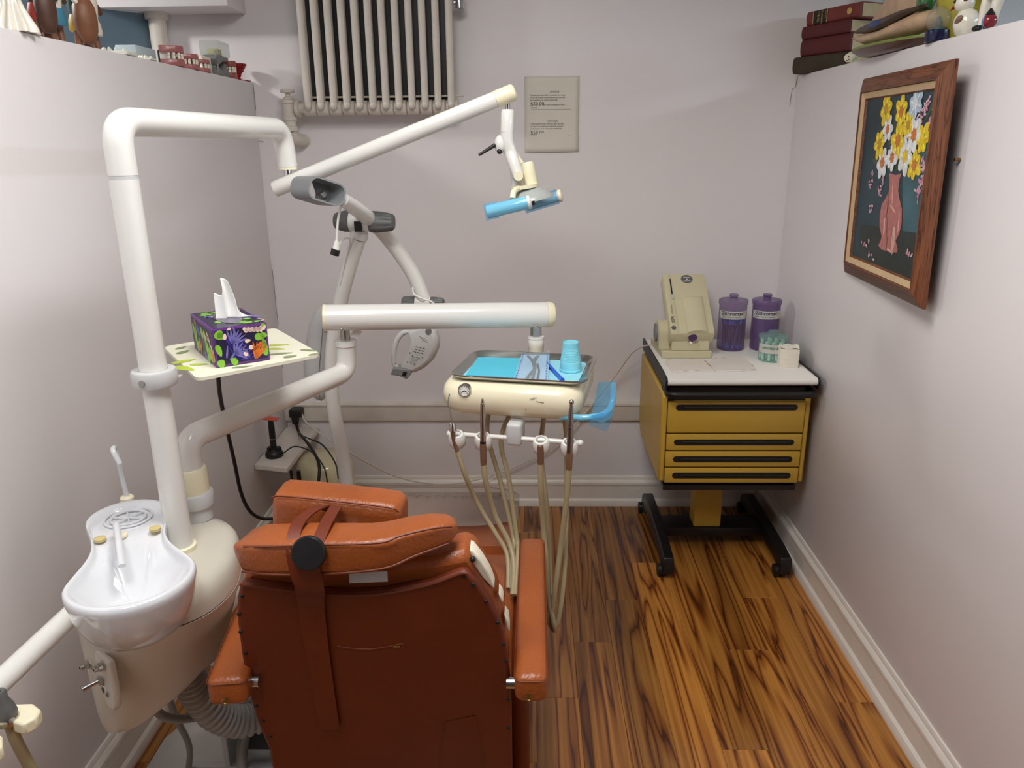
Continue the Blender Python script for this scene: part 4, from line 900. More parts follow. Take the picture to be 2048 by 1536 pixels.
obj('shaft', MB().tube([pe0, pe1], .0050, 6), M_BLUE, pn); dq = (pe1 - pe0).normalized()
obj('end_block', MB().tube([pe1 - dq * .008, pe1 + dq * .001], .0058, 6), M_BLUE, pn)
cc = tz(1141, 741, 1.0208)
prof = [(.0285, 0), (.0300, .0015), (.0300, .006), (.0288, .007), (.0284, .024)]
for k in range(9): prof += [(.0280 - k * .00066, .026 + k * .0042), (.0272 - k * .00066, .028 + k * .0042)]
prof += [(.0218, .066), (.0212, .078), (.0203, .0795), (.0190, .0795), (.0185, .0775), (0, .0775)]
obj('plastic_cup', MB().lathe(prof, 32, T(*cc)), M_CUP, None, 'light blue ribbed cup upside down on the tray', 'cup', sharp=25)

# ------------------------------------------------------------------ side tray on the lamp post, tissue box
SZ = 1.150
q0, q1, q3 = AZ(393, 757, SZ), AZ(642, 708, SZ), AZ(327, 693, SZ); q2 = q1 + (q3 - q0)
sdt = thing('side_tray', tuple((q0 + q2) / 2), 'leaf-patterned flat tray clamped to the lamp post', 'tray')
poly = rounded([q0 + (q1 - q0) * .5, q1, q2, q3, q0, q0 + (q1 - q0) * .5], .02, 4)[:-1]
obj('plate', MB().prism([p - V((0, 0, .007)) for p in poly], (0, 0, .007)), mat('cream_leaf_cloth', (236, 234, 212), .6, var=.03), sdt)
ud, vd = (q1 - q0).normalized(), (q3 - q0).normalized()
def leafdab(mb, c, a, l, w, U, W_, N_, n=10):
    d = U * math.cos(a) + W_ * math.sin(a); e = U * -math.sin(a) + W_ * math.cos(a); o = len(mb.v); mb.v.append(c + d * l * .5)
    for k in range(n):
        t = 2 * PI * k / n; sh = math.sin(t) * (1 - .35 * math.cos(t)); mb.v.append(c + d * (l * .5 + l * .5 * math.cos(t)) + e * (w * sh))
    for k in range(n): mb.f.append((o, o + 1 + k, o + 1 + (k + 1) % n))
lg, dg_ = mat('lime_leaf_print', (186, 206, 66), .6, var=.05), mat('sage_leaf_print', (140, 152, 112), .6, var=.05)
for i, (px, py, px2, py2, w, m) in enumerate(((342, 727, 392, 718, .011, lg), (350, 732, 388, 741, .012, lg), (378, 729, 418, 728, .008, lg), (354, 708, 378, 700, .010, dg_), (352, 699, 372, 692, .008, dg_), (536, 690, 580, 689, .009, lg), (536, 697, 572, 698, .008, lg), (538, 709, 586, 705, .008, dg_), (566, 715, 594, 711, .010, dg_), (600, 699, 640, 702, .007, dg_), (616, 711, 640, 705, .006, dg_), (462, 736, 506, 731, .007, dg_))):
    mb = MB(); a, b = AZ(px, py, SZ + .0006), AZ(px2, py2, SZ + .0006); d = b - a
    leafdab(mb, a, math.atan2(d.y, d.x), d.length, w, V((1, 0, 0)), V((0, 1, 0)), V((0, 0, 1))); obj('printed_leaf', mb, m, sdt)
obj('clamp_ring', MB().lathe([(.0268, -.016), (.041, -.016), (.043, -.012), (.043, .012), (.041, .016), (.0268, .016)], 26, T(PX, PY, 1.163), cap=False), M_LGREY, sdt)
cm_ = frame(V((PX, PY, 1.155)), (q0 + q3) / 2 + (q1 - q0) * .15 - V((PX, PY, SZ)), (0, 0, 1))
obj('clamp_arm', MB().box((.030, -.016, -.014), (.085, -.0125, .014), M=cm_).box((.03, -.016, -.014), (.07, .008, .014), .003, M=cm_), M_LGREY, sdt)
obj('clamp_screw', MB().cyl(V((PX - .004, PY - .043, 1.163)), V((PX - .004, PY - .047, 1.163)), .006, n=12), M_STEEL, sdt)
t0, t1, t3 = AZ(433, 736, SZ + .001), AZ(541, 719, SZ + .001), AZ(364, 701, SZ + .001)
tu = (t1 - t0).normalized(); tw = V((-tu.y, tu.x, 0)); TWD, TLN = (t1 - t0).length, (t3 - t0).dot(V((-tu.y, tu.x, 0)))
TLN = max(.19, min(.235, TLN)); THT = .083
TBM = frame(t0, tu, tw)
tb = thing('tissue_box', tuple(t0 + tu * TWD / 2 + tw * TLN / 2), 'purple leaf-printed tissue box on the side tray', 'tissue box')
obj('carton', MB().box((0, 0, 0), (TWD, TLN, THT), .0015, M=TBM), mat('violet_carton', (98, 50, 128), .35, var=.03), tb)
mpan = mat('dark_indigo_print', (34, 26, 62), .35, var=.2, vs=30)
e = .0045
obj('front_print', MB().box((e, -.0005, e * 1.2), (TWD - e, .001, THT - e), M=TBM), mpan, tb)
obj('side_print', MB().box((-.0005, e, e), (.001, TLN - e, THT - e * 1.4), M=TBM), mpan, tb)
obj('top_print', MB().box((e, e, THT - .001), (TWD - e, TLN - e, THT + .0005), M=TBM), mpan, tb)
R3 = TBM.to_3x3(); UX, UY, UZ = R3 @ V((1, 0, 0)), R3 @ V((0, 1, 0)), V((0, 0, 1))
cols = dict(g=mat('lime_print', (136, 196, 60), .4), l=mat('lilac_print', (120, 116, 186), .4), o=mat('orange_leaf_print', (228, 122, 48), .4), p=mat('pale_pink_print', (246, 216, 200), .4), b=mat('blue_violet_print', (58, 44, 140), .4))
def tp(face, u, v, lift=.0009):
    return TBM @ (V((u * TWD, -lift, v * THT)) if face == 'f' else V((-lift, (1 - u) * TLN, v * THT)) if face == 's' else V((u * TWD, v * TLN, THT + lift)))
FA = dict(f=(UX, UZ), s=(-UY, UZ), t=(UX, UY))
def pr_leaf(face, col, items):
    for u, v, a, l, w in items:
        mb = MB(); leafdab(mb, tp(face, u, v, .0009 + (.0003 if col in 'op' else .00015 if col == 'l' else 0)), math.radians(a), l, w, *FA[face], None)
        obj('printed_leaf', mb, cols[col], tb)
for face in 'f':
    pr_leaf('f', 'b', [(.40, .12, 60 + 14 * k, .040, .0022) for k in range(-4, 5)] + [(.30, .5, 50 + 16 * k, .036, .0022) for k in range(-3, 5)])
    pr_leaf('f', 'g', [(.06, .93, -50, .022, .010), (.08, .84, -10, .014, .007), (.05, .60, -75, .028, .006), (.08, .20, -80, .02, .008), (.28, .06, 30, .016, .009), (.93, .12, 95, .040, .0065), (.90, .30, 80, .022, .005), (.75, .68, -10, .022, .008), (.86, .72, -20, .016, .006), (.88, .93, 0, .012, .006)])
    pr_leaf('f', 'l', [(.33, .56, 60 + 15 * k, .034, .0022) for k in range(-3, 4)] + [(.36, .30, 30 + 20 * k, .030, .0022) for k in range(-3, 4)] + [(.20, .20, 80, .03, .002), (.25, .15, 50, .03, .002), (.62, .16, 120, .03, .003), (.42, .66, 100, .03, .0022)])
    pr_leaf('f', 'o', [(.72, .08, 40 + 13 * k, .040, .0026) for k in range(0, 5)] + [(.68, .30, 25 + 9 * k, .03, .0022) for k in range(3)])
    pr_leaf('f', 'p', [(.55 + .07 * k, .94 - .005 * k, -35 - 6 * k, .014, .004) for k in range(5)] + [(.58 + .08 * k, .82, 50, .013, .004) for k in range(5)] + [(.20, .70, 80, .014, .004), (.56, .58, 10, .013, .004), (.62, .42, -10, .013, .005), (.58, .20, 130, .012, .004), (.33, .98, 200, .008, .003)])
    pr_leaf('s', 'g', [(.10, .80, -80, .03, .010), (.14, .30, 60, .04, .012), (.18, .15, 20, .03, .012), (.48, .85, -70, .028, .010), (.60, .80, -60, .034, .012), (.68, .55, -80, .03, .012), (.70, .25, -70, .03, .010), (.80, .45, -90, .03, .010), (.30, .18, 70, .03, .008), (.96, .12, 90, .03, .010), (.90, .10, 120, .02, .009)])
    pr_leaf('s', 'l', [(.32, .5, 70 + 18 * k, .03, .004) for k in range(-2, 3)] + [(.2, .55, 60, .04, .003), (.55, .2, -30, .03, .004)])
    pr_leaf('s', 'o', [(.38, .05, 60 + 13 * k, .034, .0024) for k in range(5)] + [(.92, .04, 60 + 13 * k, .036, .0024) for k in range(5)] + [(.20, .75, 40 + 20 * k, .02, .003) for k in range(3)])
    pr_leaf('s', 'p', [(.76 + .04 * k, .82 - .12 * k, -40, .011, .004) for k in range(4)] + [(.80 + .04 * k, .70 - .12 * k, 40, .010, .0035) for k in range(4)])
    pr_leaf('t', 'g', [(.10, .80, 0, .03, .010), (.16, .90, -20, .03, .009), (.28, .86, 10, .03, .009), (.30, .30, -10, .036, .012), (.45, .18, 10, .034, .010), (.60, .12, 5, .03, .009), (.20, .36, -30, .03, .011), (.80, .10, 30, .02, .008), (.72, .30, 30, .02, .008)])
    pr_leaf('t', 'l', [(.85, .35, 60 + 20 * k, .03, .003) for k in range(-3, 4)] + [(.15, .62, 30 + 25 * k, .03, .003) for k in range(-2, 3)])
    pr_leaf('t', 'o', [(.85, .82, 60 + 25 * k, .022, .003) for k in range(5)] + [(.40, .30, 10, .02, .004)])
    pr_leaf('t', 'p', [(.92, .22, 0, .012, .003), (.95, .12, 30, .012, .003), (.72, .60, 60, .014, .003), (.30, .62, 100, .014, .003)])
obj('brand_script', text('Kleenex', .021, frame(tp('s', .56, .60, .0018), -UY, UZ + UY * .25), sx=.9), cols['p'], tb)
mb = MB().prism([tp('t', .5 + .24 * math.cos(a), .5 + .34 * math.sin(a), .0012) for a in [2 * PI * k / 20 for k in range(20)]], (0, 0, .0004)); obj('opening_film', mb, mat('grey_opening_film', (96, 88, 110), .25), tb)
# the tissue standing out of the slot
mb = MB(); base = tp('t', .52, .47, 0); g = []
HT = [(0, .046), (.12, .058), (.24, .050), (.36, .078), (.50, .090), (.62, .086), (.72, .060), (.82, .030), (.92, .010), (1, .004)]
XT = [(0, -.022), (.12, -.020), (.24, -.006), (.36, -.004), (.50, -.002), (.62, .010), (.72, .016), (.82, .022), (.92, .030), (1, .040)]
def ip(tab, u):
    for (a, x), (b, y) in zip(tab, tab[1:]):
        if u <= b: t = (u - a) / (b - a); return x + (y - x) * t
    return tab[-1][1]
nu, nv = 24, 10
for j in range(nv + 1):
    v = j / nv
    for i in range(nu + 1):
        u = i / nu; fold = .010 * math.sin(u * 15 + .4) * (.55 + .45 * v)
        x = ip(XT, u) * (1.25 - .35 * v) - .004 * v + (.006 * math.sin(PI * v) if .45 < u < .7 else 0)
        g.append(base + UX * x + UY * (fold + .006 * v - .010 * u) + V((0, 0, ip(HT, u) * v + .001)))
mb.add(g, [(j * (nu + 1) + i, j * (nu + 1) + i + 1, (j + 1) * (nu + 1) + i + 1, (j + 1) * (nu + 1) + i) for j in range(nv) for i in range(nu)])
ts = obj('tissue', mb, M_TISSUE, tb, sub=1, sharp=80); ts.modifiers.new('solid', 'SOLIDIFY').thickness = .0006
bc = [A(436, 745, 1.66), A(440, 790, 1.70), A(452, 850, 1.78), A(468, 920, 1.86), A(482, 985, 1.92), A(500, 1022, 1.97), A(525, 1037, 2.02), A(560, 1036, 2.08)]
obj('power_cable', MB().tube(spl(bc, 8), .0052, 10), M_BLACK, None, 'black power cable hanging below the side tray', 'cable')

# ------------------------------------------------------------------ whitening lamp on its own stand
WL = thing('whitening_lamp', (-.64, 2.36, 0), 'white whitening lamp on a curved stand near the back wall', 'whitening lamp')
pb2 = A(694, 985, 2.36)
pp = [V((pb2.x, pb2.y, .035)), pb2, A(683, 900, 2.35), A(668, 820, 2.34), A(663, 760, 2.33), A(667, 680, 2.32), A(682, 600, 2.30), A(700, 530, 2.28), A(717, 478, 2.27)]
obj('stand_pole', MB().tube(spl(pp, 7), .0222, 20), M_WHITE, WL, label='curved white pole of the lamp stand')
ph = A(717, 478, 2.27)
obj('pole_collar', MB().tube([ph, ph + V((.002, 0, .006)), ph + V((.003, 0, .018)), ph + V((.004, 0, .024))], [.024, .0265, .0265, .022], 20), M_WHITE, WL)
mb = MB().lathe([(0, 0), (.09, 0), (.09, .03), (.05, .045), (.03, .05)], 24, T(pb2.x, pb2.y, .03))
obj('stand_base', mb, M_WHITE, WL)
for k in range(5):
    a = 2 * PI * k / 5 + .5; d = V((math.cos(a), math.sin(a), 0)); c = V((pb2.x, pb2.y, 0))
    l = obj('base_leg', MB().tube([c + d * .05 + V((0, 0, .062)), c + d * .20 + V((0, 0, .056))], [.022, .015], 10), M_WHITE, WL)
    obj('caster', MB().tube([c + d * .195 + V((-.012, 0, .021)), c + d * .195 + V((.012, 0, .021))], .0205, 14), M_BLACK, l)
jc = A(720, 443, 2.265); jx = V((1, -.05, -.03)).normalized()
obj('joint_hub', MB().tube([jc - jx * .029, jc + jx * .029], .029, 22), M_WHITE, WL)
obj('hub_slot', MB().box((-.011, -.031, -.026), (.011, -.026, .003), M=T(*jc)), M_BLACKM, WL)
def knob(c, d, l, r0, r1):
    pts = [c + d * l * t for t in (0, .06, .3, .7, .93, 1)]; n = 30
    mb = MB().tube(pts, [r0 * .92, r0, r0, (r0 + r1) / 2, r1, r1 * .8], n)
    for i in range(2, 5):
        for k in range(n):
            if k % 3 == 0: p = mb.v[i * n + k]; ctr = pts[i]; mb.v[i * n + k] = ctr + (p - ctr) * .92
    return mb
obj('knob', knob(jc + jx * .0295, jx, .071, .031, .024), M_DGREY, WL, sharp=25)
obj('knob', knob(jc - jx * .0295, -jx, .046, .031, .022), M_DGREY, WL, sharp=25)
ap = [A(684, 398, 2.065), A(706, 413, 2.14), A(733, 434, 2.235), A(765, 464, 2.33), A(800, 508, 2.36), A(828, 552, 2.37), A(848, 600, 2.37)]
obj('swing_arm', MB().tube(spl(ap, 7), [.0180 + .0045 * min(1, i / 14) for i in range(len(spl(ap, 7)))], 20), M_WHITE, WL, label='arched white swing arm')
# grey loop handle
u_, w_ = V((.075, .045, -.030)).normalized(), V((-.80, .58, 0)).normalized(); v_ = w_.cross(u_).normalized()
if v_.z < 0: v_ = -v_
lc = A(655, 383, 2.02)
o_, i_ = rrect(.098, .060, .0235, 8), rrect(.089, .051, .019, 8)
ra = [[lc + u_ * x + v_ * y + w_ * t for x, y in pr__] for pr__, t in ((o_, 0.), (o_, .074), (i_, .074), (i_, 0.))]
mb = MB().loft(ra + [ra[0]], cap=False)
lo = obj('loop_handle', mb, M_GREY, WL, sharp=40, label='open grey loop handle at the arm end')
sc_ = lc + u_ * .018 + w_ * .047
obj('handle_screw', MB().tube([sc_ + v_ * -.004 - w_ * .004, sc_ + v_ * -.004 - w_ * .009], .0075, 16), M_STEEL, lo)
obj('handle_bridge', MB().prism([lc + u_ * x + v_ * y + w_ * .050 for x, y in ((-.012, .024), (.040, .024), (.043, -.010), (.030, -.024), (.008, -.024), (.006, -.005))], w_ * .004), M_DGREY, lo)
# lower joint and the lamp head
j2 = A(846, 607, 2.37)
obj('knob', knob(j2 + jx * .024, jx, .042, .022, .019), M_DGREY, WL, sharp=25); obj('knob', knob(j2 - jx * .024, -jx, .042, .022, .019), M_DGREY, WL, sharp=25)
obj('joint_hub', MB().tube([j2 - jx * .024, j2 + jx * .024], .022, 18), M_WHITE, WL)
obj('head_stem', MB().tube([j2, A(848, 665, 2.38)], .015, 14), M_WHITE, WL)
HYY = 2.34
hout = [(812, 664), (830, 655), (848, 651), (866, 658), (874, 678), (873, 698), (862, 722), (845, 738), (824, 748), (804, 742), (796, 736), (806, 722), (814, 700), (817, 680)]
hh = obj('lamp_head', MB().prism([A(x, y, HYY) for x, y in hout], (.007, .052, -.005)), M_LGREY, WL, bevel=.012, label='white whitening lamp head with side grip')
obj('side_grip', MB().tube(spl([A(822, 662, HYY + .02), A(806, 666, HYY + .02), A(794, 680, HYY + .02), A(788, 702, HYY + .02), A(788, 724, HYY + .02), A(796, 738, HYY + .02), A(806, 742, HYY + .02)], 5), .0085, 12), M_LGREY, hh)
obj('nozzle_frame', MB().prism([A(x, y, HYY - .004) for x, y in ((785, 737), (800, 737), (818, 740), (823, 748), (813, 759), (797, 752), (781, 750))], (0, .05, 0)), M_GREY, hh, bevel=.003)
obj('nozzle_window', MB().prism([A(x, y, HYY - .0055) for x, y in ((806, 744), (814, 745), (811, 753), (804, 751))], (0, .002, 0)), M_BLACK, hh)
mb = MB()
for px, py in ((820, 706), (825, 712), (838, 717), (845, 715), (815, 724), (829, 729), (807, 669), (791, 727)):
    mb.tube([A(px, py, HYY - .0008), A(px, py, HYY + .0012)], .0022, 8)
for i in range(6):
    for k in range(5): p = A(826 + i * 2.2 - k * 1.4, 714 + k * 3 + i * .3, HYY); mb.tube([p - V((0, .0006, 0)), p + V((0, .001, 0))], .0011, 6)
obj('vent_hole', mb, M_DGREY, hh)
mb = MB()
for px, py, w in ((842, 675, .022), (845, 679, .024), (848, 683, .018)): mb.box((-w / 2, -.0004, -.0006), (w / 2, .0003, .0006), M=frame(A(px + 2, py, HYY), (1, 0, -.42), (0, 1, 0)))
for k in range(9): mb.box((-.004, -.0004, -.0012), (.004, .0003, .0012), M=frame(A(834 + (k % 3) * 7 - (k // 3) * 2, 694 + (k // 3) * 5 + (k % 3) * 1.5, HYY), (1, 0, -.42), (0, 1, 0)))
obj('small_print', mb, M_DGREY, hh)
obj('head_screw', MB().tube([A(857, 662, HYY - .002), A(857, 662, HYY + .002)], .010, 14), M_STEEL, hh)
rings = []
for y, c, w in ((606, 650, 6), (610, 650, 20), (625, 645, 34), (650, 640, 46), (690, 636, 52), (730, 633, 54), (765, 633, 48), (785, 637, 36), (796, 641, 20), (800, 643, 8)):
    p = A(c, y, 2.46); h = w / 2 / 632
    rings.append([p + V((h * math.cos(a), .038 * (min(1, w / 40)) * math.sin(a), 0)) for a in [2 * PI * k / 24 for k in range(24)]])
hs = obj('power_pack', MB().loft(rings), M_LGREY, WL, sharp=70, label='long rounded pale power pack on the stand')
obj('pack_seam', MB().tube(spl([A(x, y, 2.421) for x, y in ((646, 614), (645, 660), (640, 720), (637, 770), (640, 797))], 4), .0010, 6), M_DGREY, hs)
obj('pack_latch', MB().box((-.007, -.004, -.012), (.007, .002, .012), .002, M=T(*A(652, 655, 2.427))), M_LGREY, hs)
obj('lead', MB().tube(spl([A(682, 412, 2.06), A(676, 440, 2.06), A(674, 470, 2.06), A(673, 484, 2.06)], 5), .0032, 8), M_WHITE, WL)
obj('lead', MB().tube(spl([A(678, 492, 2.07), A(684, 480, 2.12), A(695, 476, 2.20), A(700, 483, 2.245), A(690, 520, 2.255), A(680, 570, 2.27)], 5), .0026, 8), M_WHITE, WL)
pl = obj('plug', MB().tube([A(674, 482, 2.06), A(672, 499, 2.06)], [.0062, .010], 14), M_WHITE, WL)
obj('plug_ring', MB().tube([A(672, 498, 2.06), A(669, 510, 2.06)], .012, 9), M_BLACK, pl)
obj('lead', MB().tube(spl([A(825, 575, 2.34), A(828, 588, 2.335), A(842, 596, 2.33), A(862, 603, 2.33), A(872, 612, 2.33)], 5), .0030, 8), M_WHITE, WL)
# ------------------------------------------------------------------ corner shelf, cordless light, tank, cables
SHZ = .392
sh = [V((XL + .001, 2.80, SHZ)), V((-.957, 2.765, SHZ)), V((-.950, 3.222, SHZ)), V((XL + .001, 3.222, SHZ))]
obj('corner_shelf', MB().prism([p - V((0, 0, .022)) for p in sh], (0, 0, .022)), M_TRIMOLD, None, 'small cream wooden shelf in the back left corner', 'shelf', bevel=.003)
cl = thing('curing_light', (-1.045, 2.90, SHZ), 'black pen-shaped curing light standing on the corner shelf', 'curing light')
Mc = T(-1.045, 2.885, SHZ)
obj('charging_base', MB().lathe([(.034, 0), (.036, .004), (.036, .014), (.032, .022), (.024, .028), (.018, .034), (0, .034)], 24, Mc), M_BLACK, cl)
obj('cradle', MB().prism([Mc @ V((x, y, .030)) for x, y in ((-.024, -.012), (.020, -.014), (.032, .0), (.020, .012), (-.024, .012))], (0, 0, .010)), M_BLACK, cl)
obj('pen_body', MB().lathe([(.011, .034), (.0125, .045), (.0125, .075), (.0118, .077), (.0125, .079), (.0125, .130), (.0105, .150), (.005, .162), (0, .163)], 18, Mc), M_BLACK, cl)
obj('silver_band', MB().lathe([(.0128, .0755), (.0128, .0785)], 18, Mc), M_STEEL, cl)
obj('light_shield', MB().box((-.055, -.020, .160), (.012, .020, .164), .001, M=Mc @ Matrix.Rotation(.12, 4, 'Y')), mat('red_light_shield', (214, 84, 60), .2, alpha=.8), cl, label='orange-red light shield on the pen tip')
wp = thing('wall_adapter', (-1.0, 3.22, .44), 'black power adapter plugged in above the corner shelf', 'adapter')
obj('adapter', MB().box((-1.068, 3.175, .452), (-1.012, 3.228, .487), .006, 3), M_BLACK, wp)
obj('plug', MB().tube([(-1.045, 3.195, .462), (-1.045, 3.19, .42)], [.020, .014], 14), M_BLACK, wp)
obj('cord', MB().tube(spl([(-1.045, 3.19, .425), (-1.01, 3.12, .40), A(600, 868, 2.92), A(622, 895, 2.80), A(637, 925, 2.72), A(638, 955, 2.68), A(632, 990, 2.66)], 7), .0062, 10), M_BLACK, wp)
obj('cord', MB().tube(spl([(-1.04, 3.185, .43), (-1.0, 3.10, .408), A(615, 876, 2.90), A(645, 890, 2.80), A(670, 925, 2.70), A(677, 958, 2.66)], 7), .0032, 8), M_BLACK, wp)
obj('thin_cord', MB().tube(spl([(-1.015, 2.885, .41), (-.995, 2.85, .420), A(590, 893, 2.82), A(625, 905, 2.74), A(648, 935, 2.68), A(655, 965, 2.66)], 7), .0028, 8), M_BLACK, None, 'thin black lead running from the curing light', 'cable')
tk = thing('tank', (-.885, 2.96, 0), 'glossy beige cylindrical tank standing under the corner shelf', 'tank')
obj('shell', MB().lathe([(.10, .02), (.118, .03), (.12, .05), (.12, .30), (.116, .335), (.10, .36), (.06, .374), (0, .378)], 32, T(-.865, 2.96, 0)), M_TANK, tk)
obj('foot_ring', MB().lathe([(.105, 0), (.108, 0), (.108, .03), (.10, .03)], 32, T(-.865, 2.96, 0)), M_BLACK, tk)
mb = MB().tube([(-.925, 2.80, .365), (-.925, 2.80, .02)], .009, 10); obj('black_pipe', mb, M_BLACK, None, 'short black pipe under the corner shelf', 'pipe')
mb = MB().tube([(-.955, 2.80, .365), (-.955, 2.80, .02)], .006, 10); obj('shelf_cord', mb, M_BLACKM, None, 'thin dark cord dropping beside the black pipe', 'cable')
cb = [(-1.02, 3.205, .466), A(615, 848, 3.12), A(660, 880, 3.0), A(700, 905, 3.02), A(740, 928, 3.08), A(790, 952, 3.14), A(850, 966, 3.18), A(910, 967, 3.19), A(960, 958, 3.20), A(1005, 944, 3.215), A(1050, 925, 3.22), A(1098, 900, 3.22), A(1150, 850, 3.21), A(1200, 790, 3.20), A(1235, 745, 3.17), A(1262, 708, 3.13), A(1282, 694, 3.08), A(1300, 690, 3.03)]
obj('appliance_cord', MB().tube(spl(cb, 7), .0036, 8), M_CABLEW, None, 'long pale cord drooping along the wall to mixer', 'cable')

# ------------------------------------------------------------------ rolling cart
CT = thing('rolling_cart', (.75, 2.90, 0), 'mustard yellow four-drawer cart with white top and black base', 'cart')
FY = 2.640
top_ = [V((x, y, 0)) for x, y in ((.484, 2.618), (1.016, 2.618), (1.016, 3.19), (.484, 3.19))]
prof = [(2.630, .772), (2.618, .774), (2.612, .782), (2.613, .792), (2.622, .800), (3.19, .800), (3.19, .772)]
mb = MB().loft([[V((x, y, z)) for y, z in prof] for x in (.486, 1.014)]); obj('top', mb, M_LAMI, CT, sharp=50, label='white laminate top with rounded front')
for x0, x1 in ((.478, .486), (1.014, 1.022)):
    mb = MB().prism([V((x0, y, z)) for y, z in ((2.609, .760), (2.609, .794), (2.618, .803), (2.70, .806), (3.19, .806), (3.19, .760))], (x1 - x0, 0, 0)); obj('edge_strip', mb, M_BLACK, CT, bevel=.0015)
obj('top_rail', MB().box((.50, 2.68, .755), (1.0, 3.17, .7715)), M_BLACK, CT)
bl, brr = .488, .995
obj('handle_bar', MB().tube(rounded([(bl + .005, 2.70, .742), (bl + .005, 2.608, .742), (brr + .012, 2.608, .742), (brr + .012, 2.70, .742)], .03, 6), .0125, 14), M_BLACK, CT)
obj('body', MB().box((.497, 2.66, .375), (.990, 3.17, .7545)), M_BLACK, CT)
obj('floor_pan', MB().box((.495, 2.645, .355), (.985, 3.17, .3745)), M_BLACKM, CT)
for i, (x0, x1) in enumerate(((.474, .4945), (.9925, 1.012))):
    sp = [(2.636, .395), (2.636, .725), (2.652, .738), (3.18, .742), (3.18, .44), (3.11, .392)] if i == 0 else [(2.650, .385), (2.650, .735), (3.18, .742), (3.18, .44), (3.11, .385)]
    obj('side_panel', MB().prism([V((x0, y, z)) for y, z in sp], (x1 - x0, 0, 0)), M_YEL, CT, bevel=.006)
def cz_(y): return A(1465, y, FY).z
for y0, y1, s0 in ((804, 866, 815), (869, 901, 885), (904, 934, 918), (937, 966, 951)):
    z1, z0 = cz_(y0), cz_(y1); x0, x1 = .497, .990
    d = obj('drawer', MB().box((x0, FY, z0), (x1, FY + .022, z1), .004, 2), M_YEL, CT)
    zc = cz_(s0) if y0 == 804 else (z0 + z1) / 2 + .001; h = .0115
    slot = [(x0 + .028 + h + px * 1, zc + pz) for px, pz in ((0, h), )]
    pts = [V((x0 + .028 + h - h * math.sin(a), FY - .0012, zc + h * math.cos(a))) for a in [PI * k / 8 for k in range(9)]] + [V((x1 - .028 - h + h * math.sin(a), FY - .0012, zc - h * math.cos(a))) for a in [PI * k / 8 for k in range(9)]]
    obj('slot_pull', MB().prism(pts, (0, .003, 0)), M_BLACK, d, label='long black slot pull')
    obj('pull_lip', MB().tube([(x0 + .055, FY - .0016, zc + .002), (x1 - .045, FY - .0016, zc + .002)], .0045, 8), M_BLACKM, d)
obj('column', MB().box((.668, 2.86, .09), (.778, 2.95, .354), .004), M_YEL, CT)
obj('cross_bar', MB().box((.53, 2.85, .05), (.96, 2.97, .09), .006), M_BLACKM, CT)
for x0, x1 in ((.500, .545), (.945, .990)):
    rl = obj('foot_rail', MB().loft([[V((x, y, z)) for x, z in ((x0, z0), (x1, z0), (x1, z1), (x0 + .006, z1))] for y, z0, z1 in ((2.600, .022, .060), (2.612, .034, .088), (2.70, .052, .100), (3.00, .056, .108), (3.14, .050, .105), (3.185, .034, .085), (3.192, .028, .06))]), M_BLACKM, CT, bevel=.004)
    for y in (2.632, 3.165):
        cx = x0 - .004
        obj('caster', MB().tube([(cx - .010, y, .0255), (cx - .008, y, .0255), (cx + .008, y, .0255), (cx + .010, y, .0255)], [.019, .0250, .0250, .019], 18).tube([(cx + .016, y, .0255), (cx + .018, y, .0255), (cx + .030, y, .0255), (cx + .032, y, .0255)], [.019, .0250, .0250, .019], 18), M_BLACK, rl)

# ------------------------------------------------------------------ things on the cart
CZ = .8002
mx = thing('capsule_mixer', (.60, 2.98, CZ), 'beige slanted capsule mixing machine on the cart', 'mixer')
o = A(1342, 669, 2.862); u = V((1, .02, 0)).normalized(); v = V((-.03, .235, .200)).normalized(); nrm = u.cross(v)
XM = frame(o, u, v); SW, SL, STK = .168, .300, .058
obj('body', MB().box((0, 0, -STK), (SW, SL, 0), .004, M=XM), M_BEIGE, mx)
obj('lower_shell', MB().box((.006, .004, -STK - .022), (SW - .006, SL - .01, -STK - .0002), .006, M=XM), M_BEIGE, mx)
obj('control_strip', MB().box((.002, .002, .0002), (.030, SL - .002, .0022), .0008, M=XM), M_BEIGE, mx)
obj('lid', MB().box((.033, .002, .0002), (SW - .002, .168, .0035), .001, M=XM), M_BEIGE, mx)
mb = MB(); rings = []
for y in (.003, .155, .172, .180):
    k = 1 if y < .16 else .75 if y < .175 else .1
    rings.append([XM @ V((.102 + .040 * math.cos(a), y, .0036 + .017 * k * math.sin(a))) for a in [PI * i / 14 for i in range(15)]])
mb.loft(rings); obj('lid_dome', mb, M_BEIGE, mx, sharp=50)
obj('slot', MB().box((.024, .192, .0023), (.029, .272, .0030), M=XM), M_BLACK, mx)
obj('latch', MB().box((.023, .168, .0023), (.030, .192, .0060), .001, M=XM), M_LGREY, mx)
obj('start_button', MB().lathe([(.0095, .0022), (.009, .0034), (0, .0038)], 18, XM @ T(.014, .030, 0)), M_DGREY, mx)
mb = text('ESPE', .0155, XM @ T(.020, .055, .0026) @ RZ(PI / 2), bold=True); obj('lettering', mb, M_INK, mx)
mb = text('rotomix', .0135, XM @ T(.020, .096, .0026) @ RZ(PI / 2)); obj('lettering', mb, M_INK, mx)
sk = obj('sticker', MB().lathe([(.021, .0006), (0, .0009)], 26, XM @ T(.094, .272, 0) @ Matrix.Scale(1.1, 4, V((1, 0, 0)))), M_DGREY, mx, label='dark round sticker with white print')
mb = MB()
for y, w in ((.281, .026), (.272, .007), (.270, .006), (.263, .030), (.2595, .022)): mb.box((.094 - w / 2, y - .0009, .0010), (.094 + w / 2, y + .0009, .0012), M=XM)
obj('sticker_print', mb, M_WHITE, sk)
cpv = XM @ V((.086, .0, -.020))
